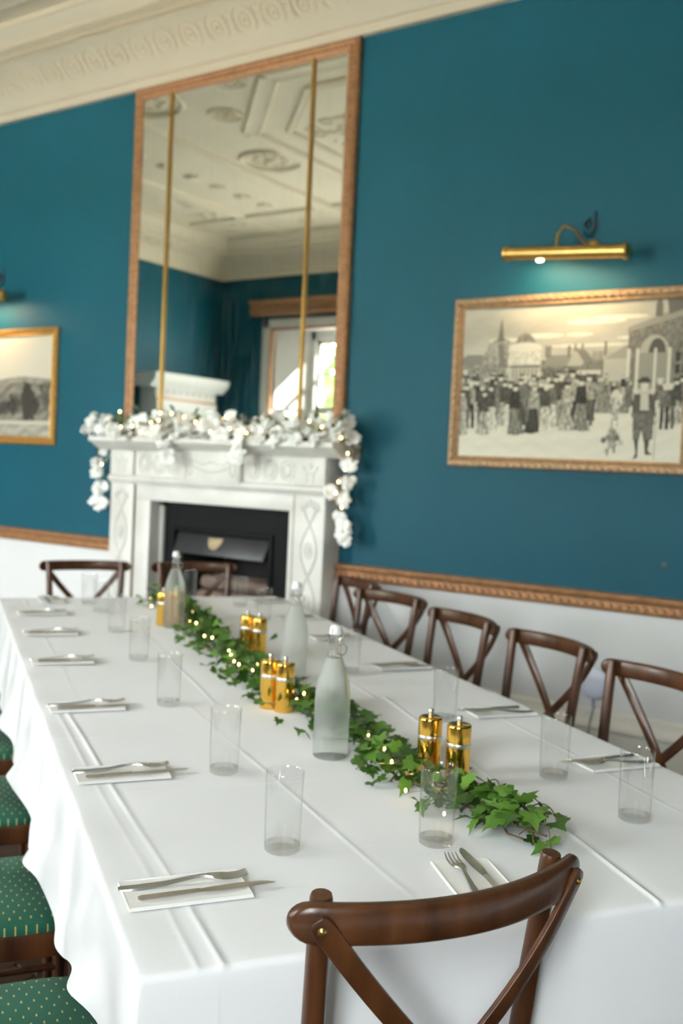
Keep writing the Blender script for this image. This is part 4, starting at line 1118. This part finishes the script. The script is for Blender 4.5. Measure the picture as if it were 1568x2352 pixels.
place_chair(1.441, 0.621, 0.115, 'dark wooden cross-back chair at the near end, largest in view', EG)
for (u, v, dr), lb in zip(((2.305, 1.683, 5), (2.88, 1.685, 5), (3.41, 1.633, 5), (3.98, 1.617, 18), (4.553, 1.655, 4)),
        ('dark cross-back chair nearest on the wall side, cut by the right frame edge', 'dark cross-back chair beside the round white wall device, second nearest on the wall side',
         'middle dark cross-back chair of five along the wall side', 'turned dark cross-back chair, fourth along the wall side, overlapping the farthest one', 'farthest dark cross-back chair on the wall side, beside the right fireplace pilaster')):
    place_chair(u, v, math.radians(90 + dr), lb, RG)
place_chair(5.10, 0.70, math.pi, 'dark cross-back chair at the far end, left of the fireplace', EG)
place_chair(5.06, 1.26, math.pi - 0.05, 'dark cross-back chair at the far end, in front of the black firebox', EG)
for u, lb in zip(SEATS_L, ('green-seated chair nearest the camera at the bottom left', 'second green-seated chair from the camera, its whole cushion side in view', 'third green-seated chair from the camera on the left side',
        'fourth green-seated chair from the camera on the left side', 'fifth green-seated chair from the camera on the left side', 'farthest green-seated chair on the left side, only a sliver showing')):
    place_chair(u, 0.115, -math.pi / 2, lb, LG)

# ------------------------------------------------------------------ tumblers
def make_glass():
    t = empty('tumbler')
    prof = [(0.0316, 0.0125), (0.0320, 0.03), (0.0336, 0.135), (0.0337, 0.139), (0.0330, 0.1403), (0.0323, 0.139), (0.0319, 0.134), (0.0304, 0.03), (0.0300, 0.0125)]
    MB().lathe(prof, 40).obj('wall', M_GLASS, t, smooth=40)
    MB().lathe([(0.0, 0.0), (0.027, 0.0), (0.0305, 0.002), (0.0315, 0.006), (0.0316, 0.0124), (0.0300, 0.0124), (0.026, 0.0110), (0.012, 0.0105), (0.0, 0.0105)], 40).obj('thick_base', M_GBASE, t, smooth=40)
    return t
glass0 = make_glass()
GL = [((1.619, 0.562), 'clear tumbler nearest the camera on the left, in front of the first knife'), ((2.07, 0.578), 'second clear tumbler from the camera in the left row'), ((2.689, 0.586), 'third clear tumbler from the camera in the left row'),
      ((3.321, 0.618), 'fourth clear tumbler from the camera in the left row'), ((3.89, 0.634), 'fifth clear tumbler from the camera in the left row'), ((4.383, 0.644), 'sixth clear tumbler in the left row, beside the far end one'),
      ((4.62, 0.625), 'farthest clear tumbler of the left row, near the head of the table'), ((1.579, 0.841), 'clear tumbler in front of the ivy, beside the nearest fork tines'),
      ((1.592, 1.287), 'nearest clear tumbler of the right row, lower right'), ((1.868, 1.282), 'second clear tumbler of the right row, right of the brass mills'), ((2.385, 1.277), 'third clear tumbler of the right row, behind the nearest brass mills'),
      ((3.017, 1.256), 'fourth clear tumbler of the right row, just right of the near bottle neck'), ((4.103, 1.293), 'fifth clear tumbler of the right row, left of the middle bottle neck'),
      ((4.53, 1.31), 'sixth clear tumbler of the right row, before the firebox'), ((4.80, 1.13), 'clear tumbler at the far end, right of the farthest bottle')]
for k, ((u, v), lb) in enumerate(GL):
    o = glass0 if k == 0 else copy_tree(glass0); o.location = W3(u, v, ZT + 0.0008)
    tag(o, lb, 'glass', 'tumblers on the table')

# ------------------------------------------------------------------ place settings
def make_fork():
    m = MB()
    def strip(pts):
        vs = []
        for y, z, w, th in pts:
            vs += [(-w, y, z - th), (w, y, z - th), (w * 0.85, y, z + th), (-w * 0.85, y, z + th)]
        n = len(pts)
        m.add(vs, [(i * 4 + j, i * 4 + (j + 1) % 4, (i + 1) * 4 + (j + 1) % 4, (i + 1) * 4 + j) for i in range(n - 1) for j in range(4)] + [(3, 2, 1, 0), ((n - 1) * 4, (n - 1) * 4 + 1, (n - 1) * 4 + 2, (n - 1) * 4 + 3)])
    strip([(0.0, 0.0015, 0.006, 0.0012), (0.004, 0.0016, 0.009, 0.0014), (0.03, 0.002, 0.0085, 0.0015), (0.075, 0.005, 0.0055, 0.0017), (0.11, 0.010, 0.0035, 0.0019), (0.132, 0.012, 0.0032, 0.0017), (0.142, 0.0115, 0.0075, 0.0013), (0.152, 0.010, 0.0120, 0.0011), (0.162, 0.0085, 0.0125, 0.001)])
    for k in range(4):
        x = -0.0105 + k * 0.007
        m.tube([(x, 0.160, 0.0085), (x, 0.172, 0.0072), (x * 0.97, 0.187, 0.0078), (x * 0.94, 0.200, 0.0115), (x * 0.94, 0.203, 0.0125)], [0.0018, 0.0017, 0.0015, 0.0012, 0.0006], 6)
    return m.mesh('fork', M_STEEL, smooth=50)
def make_knife():
    m = MB()
    pts = [(0.0, 0.0045, 0.003), (0.004, 0.0075, 0.0042), (0.05, 0.0072, 0.0042), (0.088, 0.0055, 0.0036), (0.096, 0.0058, 0.0034), (0.098, 0.0065, 0.0015), (0.13, 0.0088, 0.0010), (0.17, 0.0092, 0.0009), (0.198, 0.0075, 0.0008), (0.212, 0.004, 0.0007), (0.218, 0.001, 0.0005)]
    vs = []
    for y, w, th in pts:
        xo = 0.0 if y < 0.1 else (0.0092 - w) * 0.6
        vs += [(-w + xo, y, 0.0044), (xo, y, 0.0044 - th), (w + xo, y, 0.0044), (xo, y, 0.0044 + th)]
    n = len(pts)
    m.add(vs, [(i * 4 + j, i * 4 + (j + 1) % 4, (i + 1) * 4 + (j + 1) % 4, (i + 1) * 4 + j) for i in range(n - 1) for j in range(4)] + [(3, 2, 1, 0), ((n - 1) * 4, (n - 1) * 4 + 1, (n - 1) * 4 + 2, (n - 1) * 4 + 3)])
    return m.mesh('knife', M_STEEL, smooth=35)
def make_napkin():
    m = MB()
    for k, (w, l, z) in enumerate(((0.052, 0.096, 0.0), (0.051, 0.0955, 0.0008), (0.0505, 0.095, 0.0016))):
        def f(a, b_, z=z, w=w, l=l, k=k): return (a * w, b_ * l, z + 0.0007 + 0.0007 * (k + 1) * (abs(b_) ** 6 + 0.3 * a * a * abs(b_)))
        g = [i / 8 - 1 for i in range(17)]
        m.grid(f, g, g)
        m.grid(lambda a, b_: (a * w, b_ * l, z + 0.0001), g, g, flip=True)
        for b_ in (-1, 1): m.add([f(-1, b_), f(1, b_), (w, b_ * l, z), (-w, b_ * l, z)], [(0, 1, 2, 3)])
        for a in (-1, 1): m.add([f(a, -1), f(a, 1), (a * w, l, z), (a * w, -l, z)], [(0, 1, 2, 3)])
    return m.mesh('napkin', M_NAPKIN, smooth=50)
fork_me, knife_me, nap_me = make_fork(), make_knife(), make_napkin()
ORD = ('nearest', 'second nearest', 'third nearest', 'fourth nearest', 'fifth nearest', 'farthest')
def setting(u, v, rot, where, jit=0):
    r = random.Random(jit)
    R = Matrix.Rotation(A + rot + r.uniform(-0.03, 0.03), 4, 'Z')
    B = Matrix.Translation(W3(u, v, ZT)) @ R
    inst('napkin', nap_me, None, B @ Matrix.Translation((0, 0, 0.001)), label='folded white paper napkin, ' + where, cat='napkin', group='napkins on the table')
    inst('fork', fork_me, None, B @ Matrix.Translation((-0.022, -0.100, 0.0040)) @ Matrix.Rotation(r.uniform(-0.02, 0.05) - 0.06, 4, 'Z'), label='steel fork on its napkin, ' + where, cat='fork', group='forks on the table')
    inst('knife', knife_me, None, B @ Matrix.Translation((0.024, -0.078, 0.0040)) @ Matrix.Rotation(r.uniform(-0.02, 0.02) + 0.03, 4, 'Z'), label='steel knife beside the fork, ' + where, cat='knife', group='knives on the table')
for k, (u, v) in enumerate(((1.50, 0.365), (2.105, 0.365), (2.70, 0.368), (3.33, 0.372), (3.87, 0.385), (4.37, 0.395))):
    setting(u, v, -math.pi / 2, ORD[k] + ' place setting on the left side', 10 + k)
for k, (u, v) in enumerate(((1.93, 1.49), (2.43, 1.475), (3.08, 1.47), (3.66, 1.45), (4.15, 1.47), (4.68, 1.50))):
    setting(u, v, math.pi / 2, ORD[k] + ' place setting on the right side', 20 + k)
setting(1.395, 0.825, -0.16, 'behind the rail of the near chair', 33)
setting(4.78, 0.47, math.pi, 'at the far left head of the table', 34)

# ------------------------------------------------------------------ bottles
def make_bottle():
    t = empty('swing_top_bottle')
    prof = [(0.0, 0.004), (0.030, 0.002), (0.037, 0.0), (0.0405, 0.004), (0.041, 0.012), (0.041, 0.13), (0.0405, 0.15), (0.038, 0.17), (0.033, 0.19), (0.027, 0.208), (0.0215, 0.222), (0.0185, 0.232), (0.0, 0.2325)]
    MB().lathe(prof, 40).obj('body', M_FROST, t, smooth=50)
    prof = [(0.0, 0.2335), (0.0182, 0.2335), (0.0165, 0.242), (0.0150, 0.255), (0.0142, 0.268), (0.0150, 0.270), (0.0165, 0.273), (0.0165, 0.282), (0.0150, 0.285), (0.0, 0.285)]
    MB().lathe(prof, 28).obj('neck', M_GBASE, t, smooth=50)
    MB().lathe([(0.0, 0.2855), (0.014, 0.2855), (0.0145, 0.289), (0.013, 0.296), (0.0135, 0.300), (0.010, 0.306), (0.0, 0.3075)], 24).obj('stopper', M_CERAMIC, t, smooth=60)
    m = MB()
    m.tube(arc_pts((0, 0, 0.262), (1, 0, 0), (0, 1, 0), 0.0165, 0.0165, 0, 2 * math.pi, 20)[:-1], 0.0013, 6, closed=True)
    for s in (-1, 1):
        m.tube([(s * 0.0165, 0, 0.262), (s * 0.021, 0.004, 0.268), (s * 0.021, -0.008, 0.283), (s * 0.017, -0.003, 0.298), (s * 0.004, 0, 0.301)], 0.0013, 6)
        m.tube([(s * 0.0205, 0.004, 0.267), (s * 0.0215, -0.018, 0.256), (s * 0.012, -0.023, 0.243), (0, -0.024, 0.240)], 0.0013, 6)
    m.obj('wire_bail', M_STEEL, t)
    return t
bt = make_bottle()
for k, ((u, v), lb) in enumerate((((2.135, 0.849), 'misted glass swing-top bottle nearest the camera'), ((2.964, 1.04), 'misted swing-top bottle in the middle, behind the brass mills'), ((3.97, 0.874), 'swing-top bottle farthest from the camera, brass mills showing through it'))):
    o = bt if k == 0 else copy_tree(bt)
    o.location = W3(u, v, ZT + 0.0005); o.rotation_euler = (0, 0, A + (0.5, 0.2, 0.9)[k]); tag(o, lb, 'bottle', 'swing-top bottles')

# ------------------------------------------------------------------ brass mills
def make_mill():
    t = empty('pepper_mill')
    MB().lathe([(0.0, 0.0), (0.0255, 0.0), (0.0262, 0.002), (0.0262, 0.084)], 36).obj('body', M_BRASS, t, smooth=40)
    MB().lathe([(0.0262, 0.084), (0.0266, 0.085), (0.0266, 0.092), (0.0262, 0.093)], 36).obj('steel_band', M_STEEL, t, smooth=40)
    MB().lathe([(0.0262, 0.093), (0.0262, 0.128), (0.0255, 0.131), (0.0235, 0.1325), (0.0, 0.1325)], 36).obj('cap', M_BRASS, t, smooth=40)
    MB().lathe([(0.0055, 0.1325), (0.0055, 0.140), (0.0062, 0.1415), (0.0062, 0.1475), (0.0045, 0.150), (0.0, 0.1505)], 16).obj('knob', M_STEEL, t, smooth=40)
    return t
ml = make_mill()
MP = [((1.872, 1.040), 'brass mill nearest the camera, right of the ivy'), ((1.945, 1.008), 'brass mill just behind the nearest one, half hidden'),
      ((2.565, 0.878), 'front brass mill of the middle pair beside the near bottle'), ((2.612, 0.850), 'rear brass mill of the middle pair beside the near bottle'),
      ((3.34, 1.040), 'front brass mill of the far pair left of the middle bottle'), ((3.40, 1.015), 'rear brass mill of the far pair left of the middle bottle'),
      ((4.062, 0.900), 'brass mill seen through the farthest bottle'), ((4.03, 0.842), 'brass mill peeping out left of the farthest bottle')]
for k, ((u, v), lb) in enumerate(MP):
    o = ml if k == 0 else copy_tree(ml)
    o.location = W3(u, v, ZT + 0.0005); tag(o, lb, 'pepper mill', 'brass mills on the table')

# ------------------------------------------------------------------ ivy runner
IV = [(1.50, 0.995), (1.62, 1.01), (1.75, 0.985), (1.95, 0.955), (2.15, 0.955), (2.35, 0.955), (2.5, 0.945), (2.65, 0.925), (2.85, 0.905), (3.1, 0.915), (3.4, 0.925), (3.7, 0.94), (4.0, 0.96), (4.3, 0.985), (4.55, 0.99), (4.8, 0.95)]
def iv(u):
    for (a, b_), (c, d) in zip(IV, IV[1:]):
        if a <= u <= c: return b_ + (d - b_) * (u - a) / (c - a)
    return IV[-1][1] if u > 2 else IV[0][1]
ivy = empty('ivy_garland', T0, A, label='green ivy garland running along the middle of the white table', cat='garland')
def leaf_mesh(k):
    r = random.Random(40 + k)
    pol = [(0, -0.18), (0.30, -0.36), (0.52, -0.22), (0.60, 0.02), (0.42, 0.16), (0.56, 0.42), (0.30, 0.46), (0.18, 0.56), (0.0, 1.0), (-0.18, 0.56), (-0.30, 0.46), (-0.56, 0.42), (-0.42, 0.16), (-0.60, 0.02), (-0.52, -0.22), (-0.30, -0.36)]
    vs = [(0, 0.1, 0.0)]
    for x, y in pol:
        x *= r.uniform(0.9, 1.1); y *= r.uniform(0.92, 1.08)
        vs.append((x, y, 0.12 * abs(x) - 0.22 * y * y * (0.6 + 0.5 * k / 4) + r.uniform(-0.04, 0.04)))
    for x, y in ((0.28, 0.1), (-0.28, 0.1), (0, 0.5)): pass
    m = MB(); n = len(pol)
    m.add(vs, [(0, 1 + i, 1 + (i + 1) % n) for i in range(n)])
    return m.mesh('leaf', M_IVY, smooth=50)
leaves = [leaf_mesh(k) for k in range(5)]
ri = random.Random(21)
def leaf_matrix(r, u, v, z, s):
    yaw = r.uniform(0, 6.283); tx = r.gauss(0, 0.45); ty = r.gauss(0, 0.45)
    return Matrix.Translation((v, u, z)) @ Matrix.Rotation(yaw, 4, 'Z') @ Matrix.Rotation(tx, 4, 'X') @ Matrix.Rotation(ty, 4, 'Y') @ Matrix.Scale(s, 4)
avoid = [(p[0], 0.052) for p in MP] + [((2.135, 0.849), 0.068), ((2.964, 1.04), 0.068), ((3.97, 0.874), 0.068), ((1.579, 0.841), 0.062)]
def ok(u, v): return all(math.hypot(u - a[0], v - a[1]) > rr_ for a, rr_ in avoid)
cnt = 0
while cnt < 296:
    u = 1.52 + (4.75 - 1.52) * ri.random() ** 1.15
    w = 0.052 if u > 1.65 else 0.035
    dv_ = ri.gauss(0, w); v = iv(u) + dv_
    s = ri.uniform(0.028, 0.042)
    if abs(dv_) > 0.13 or not ok(u, v): continue
    z = 0.768 + 0.05 * math.exp(-(dv_ / 0.06) ** 2) * ri.random() + 0.012
    inst('leaf', leaves[cnt % 5], ivy, leaf_matrix(ri, u, v, z, s)); cnt += 1
for u, v, z in ((1.49, 1.03, .765), (1.52, 1.0, .762), (1.475, 1.0, .762), (1.60, 1.075, .785), (1.615, 1.08, .79), (3.25, 1.07, 0.83), (3.72, 0.83, 0.765), (3.6, 0.82, .765), (2.33, 0.84, .76), (2.60, .82, .765), (2.68, 0.80, .765), (2.9, 0.83, .765)):
    inst('leaf', leaves[cnt % 5], ivy, leaf_matrix(ri, u, v, z + 0.006, 0.03)); cnt += 1
m = MB()
for i in range(900):
    u = ri.uniform(1.58, 4.7); dv_ = ri.gauss(0, 0.048); v = iv(u) + dv_
    if not ok(u, v): continue
    M = leaf_matrix(ri, u, v, 0.766 + 0.045 * ri.random() * math.exp(-(dv_ / 0.07) ** 2), ri.uniform(0.020, 0.032)); src = leaves[i % 5]
    b0 = len(m.v); m.v.extend([tuple(M @ q.co) for q in src.vertices]); m.f.extend([tuple(b0 + q for q in p.vertices) for p in src.polygons])
m.obj('underleaves', M_IVY, ivy, kind='stuff')
for k in range(3):
    m = MB(); m.tube([(iv(1.5 + i * 0.05) + 0.03 * math.sin(i * 0.9 + k * 2), 1.5 + i * 0.05, 0.764 + 0.008 * (1 + math.sin(i * 1.3 + k))) for i in range(66)], 0.0022, 6)
    m.obj('stem', M_STEM, ivy)
for u0, du, dv2 in ((1.56, -0.10, 0.0), (1.62, -0.02, 0.10), (2.0, 0.0, -0.10), (2.3, 0.02, -0.09), (1.74, 0.05, 0.11)):
    v0 = iv(u0); m = MB(); m.tube([(v0 + dv2 * t + 0.02 * math.sin(t * 3), u0 + du * t, 0.762 + 0.035 * math.sin(math.pi * t)) for t in [i / 10 for i in range(11)]], 0.0012, 5)
    m.obj('tendril', M_STEM, ivy)

def fairy_string(name, pts, label, loc, rz, rad, wr):
    t = empty(name, loc, rz, label=label, cat='string lights')
    path = []
    for i, p in enumerate(pts):
        path.append(Vector(p) - Vector((0, 0, rad + wr)))
        if i < len(pts) - 1:
            q = Vector(pts[i + 1]); mid = (Vector(p) + q) / 2; s = (q - Vector(p)).length
            path.append(mid + Vector((0.3 * s * math.sin(i * 2.1), 0.2 * s * math.cos(i * 1.7), -min(0.012, 0.15 * s))))
    m = MB(); m.tube(path, wr, 5); m.obj('wire', M_WIRE, t)
    me = MB().ball((0, 0, 0), (rad * 0.8, rad * 0.8, rad * 1.2), nu=8, nv=6).mesh('bulb', M_BULB)
    for p in pts: inst('bulb', me, t, Matrix.Translation(p))
    return t
FB = [(4.649, 0.908), (4.407, 0.868), (4.32, 0.999), (4.07, 0.972), (3.81, 0.902), (3.777, 0.92), (3.688, 0.877), (3.491, 0.882), (3.453, 0.901), (3.201, 0.894), (3.128, 0.881), (3.061, 0.849), (3.024, 0.863), (2.976, 0.865), (2.961, 0.92), (2.888, 0.884), (2.912, 0.94), (2.497, 0.89), (2.563, 0.934), (2.123, 0.939), (2.013, 0.931), (1.919, 0.906), (1.911, 0.94), (1.873, 0.93), (1.806, 0.887), (1.802, 0.953), (1.755, 0.973), (1.662, 0.90)]
fairy_string('fairy_lights', [(v, u, 0.80 if abs(v - iv(u)) < 0.06 else 0.775) for u, v in FB], 'warm fairy light string woven through the ivy on the table', T0, A, 0.0036, 0.0006)

# ------------------------------------------------------------------ blossom garland on the mantel
gar = empty('blossom_garland', (FX, 0, 0), label='white blossom garland draped over the mantel shelf', cat='garland')
def blossom_mesh(k):
    r = random.Random(70 + k); m = MB()
    for i in range(10):
        yaw = i * 2.4 + r.uniform(-0.3, 0.3); tilt = -(0.75 + 0.75 * (i / 10) + r.uniform(-0.12, 0.12))
        R = Matrix.Rotation(yaw, 4, 'Z') @ Matrix.Rotation(tilt, 4, 'X')
        w, l = r.uniform(0.018, 0.026), r.uniform(0.034, 0.048); ph = r.uniform(0, 6)
        def f(a, b_):
            wd = w * (math.sin(math.pi * min(1, 0.12 + 0.80 * b_)) ** 0.6)
            return tuple(R @ Vector((a * wd, 0.012 * b_ * b_ + 0.006 * a * a + 0.003 * math.sin(a * 4 + ph + b_ * 5), l * b_)))
        m.grid(f, [-1, -0.5, 0, 0.5, 1], [0, 0.25, 0.5, 0.75, 0.92, 1.0])
    m.ball((0, 0, 0.006), 0.008, nu=6, nv=4)
    return m.mesh('blossom', M_PETAL, smooth=60)
bl = [blossom_mesh(k) for k in range(5)]
rb = random.Random(9)
spots = []
for i in range(96):
    x = -0.92 + 1.86 * (i + rb.uniform(0, 1)) / 96
    zt = 1.60 + 0.03 * math.sin(i * 0.55) + rb.uniform(-0.02, 0.06)
    spots.append((x, rb.uniform(-0.27, -0.10), zt, rb.uniform(0.9, 1.25)))
for i in range(16): spots.append((-0.92 + 1.85 * i / 15, -0.27, 1.585 + rb.uniform(-0.03, 0.02), rb.uniform(0.7, 1.0)))
for x, y, z in ((-0.96, -0.18, 1.57), (-0.93, -0.10, 1.475), (-0.995, -0.1, 1.39), (-0.99, -0.1, 1.33), (-0.945, -0.1, 1.245), (-0.975, -0.1, 1.215), (-1.01, -0.1, 1.15), (-0.93, -0.1, 1.14), (-0.955, -0.1, 1.12),
                (0.955, -0.14, 1.585), (0.93, -0.2, 1.60), (0.915, -0.12, 1.45), (0.94, -0.12, 1.44), (0.935, -0.12, 1.365), (0.915, -0.12, 1.35), (0.89, -0.12, 1.28), (0.84, -0.16, 1.30), (0.905, -0.12, 1.255), (0.88, -0.12, 1.17), (0.905, -0.12, 1.13), (0.905, -0.12, 1.08), (0.92, -0.12, 1.06),
                (-0.235, -0.29, 1.52), (-0.23, -0.29, 1.475), (-0.20, -0.29, 1.445), (0.305, -0.29, 1.53), (0.315, -0.29, 1.50), (0.335, -0.29, 1.46), (0.29, -0.29, 1.47)):
    spots.append((x, y, z, rb.uniform(0.85, 1.15)))
for i, (x, y, z, s) in enumerate(spots):
    d = Vector((rb.gauss(0, 0.6), -1.0 + rb.gauss(0, 0.3), 0.5 + rb.gauss(0, 0.5))).normalized()
    M = Matrix.Translation((x, y, z)) @ d.to_track_quat('Z', 'Y').to_matrix().to_4x4() @ Matrix.Rotation(rb.uniform(0, 6), 4, 'Z') @ Matrix.Scale(s, 4)
    inst('blossom', bl[i % 5], gar, M)
def long_leaf(mat, nm):
    m = MB(); m.grid(lambda a, b_: (a * 0.014 * math.sin(math.pi * min(0.98, 0.06 + 0.92 * b_)) ** 0.8, 0.05 * b_, 0.006 * a * a - 0.012 * b_ * b_), [-1, 0, 1], [0, 0.2, 0.4, 0.6, 0.8, 1.0])
    return m.mesh(nm, mat, smooth=60)
ol, eu = long_leaf(M_OLIVE, 'leaf'), long_leaf(M_EUCALYPT, 'leaf')
def put_leaf(me, x, y, z, s=1.0):
    M = Matrix.Translation((x, y, z)) @ Matrix.Rotation(rb.uniform(0, 6.28), 4, 'Z') @ Matrix.Rotation(rb.uniform(-0.3, 1.2), 4, 'X') @ Matrix.Rotation(rb.uniform(-0.6, 0.6), 4, 'Y') @ Matrix.Scale(s, 4)
    inst('leaf', me, gar, M)
for i in range(70): put_leaf(ol, rb.uniform(-0.9, 0.92), rb.uniform(-0.31, -0.16), 1.61 + rb.uniform(-0.03, 0.06))
for x, z in ((-0.99, 1.43), (-0.94, 1.30), (-0.96, 1.19), (0.955, 1.52), (0.96, 1.50), (0.885, 1.31), (0.90, 1.20), (0.885, 1.21), (-0.28, 1.50), (0.30, 1.55)): put_leaf(ol, x, -0.11 if abs(x) > 0.5 else -0.28, z, 1.1)
for i in range(20): put_leaf(eu, -0.46 + rb.gauss(0, 0.10), rb.uniform(-0.16, -0.08), 1.66 + rb.uniform(-0.03, 0.06), 1.0)
m = MB()
for i in range(46):
    c = rb.choice((-0.02, 0.03, 0.13)); x0 = c + rb.gauss(0, 0.02); a = rb.gauss(0, 0.35)
    m.tube([(x0, -0.10, 1.57), (x0 + 0.04 * math.sin(a), -0.10 + rb.uniform(-0.02, 0.02), 1.63), (x0 + 0.10 * math.sin(a), -0.10 + rb.uniform(-0.03, 0.03), 1.69 + rb.uniform(-0.02, 0.04))], [0.004, 0.006, 0.001], 5)
m.obj('dried_sprig', M_DARKSPRIG, gar, kind='stuff')
for pts in ([(-0.95 + 1.9 * i / 24, -0.20 + 0.03 * math.sin(i), 1.585 + 0.015 * math.sin(i * 1.7)) for i in range(25)], [(-0.95, -0.18, 1.575), (-0.96, -0.12, 1.45), (-0.985, -0.1, 1.35), (-0.95, -0.1, 1.22), (-0.97, -0.1, 1.12)],
            [(0.93, -0.18, 1.59), (0.965, -0.13, 1.52), (0.93, -0.12, 1.40), (0.885, -0.12, 1.28), (0.90, -0.12, 1.18), (0.905, -0.12, 1.07)], [(-0.28, -0.26, 1.57), (-0.24, -0.29, 1.53), (-0.21, -0.29, 1.44)], [(0.29, -0.26, 1.57), (0.31, -0.29, 1.52), (0.33, -0.29, 1.44)]):
    m = MB(); m.tube(pts, 0.004, 6); m.obj('stem', M_STEM, gar)
MB_ = [(-0.896, -0.13, 1.387), (-0.66, -0.22, 1.705), (-0.594, -0.27, 1.612), (-0.501, -0.27, 1.619), (-0.407, -0.29, 1.584), (-0.35, -0.27, 1.641), (-0.311, -0.25, 1.655), (-0.299, -0.25, 1.698), (-0.21, -0.25, 1.694), (-0.115, -0.25, 1.677), (-0.009, -0.27, 1.648), (0.121, -0.29, 1.595), (0.195, -0.25, 1.68), (0.24, -0.27, 1.615), (0.303, -0.27, 1.602), (0.375, -0.29, 1.59), (0.469, -0.29, 1.608), (0.754, -0.25, 1.662), (0.833, -0.25, 1.634), (0.957, -0.21, 1.583), (0.945, -0.17, 1.507), (0.963, -0.17, 1.425), (0.896, -0.17, 1.359), (0.883, -0.17, 1.302), (0.923, -0.17, 1.23)]
fairy_string('fairy_lights', [(x + 0.03 * (abs(x) < 0.95), y - 0.045, z - 0.004) for x, y, z in MB_], 'warm fairy light string among the blossoms on the mantel', (FX, 0, 0), 0.0, 0.0055, 0.0008)
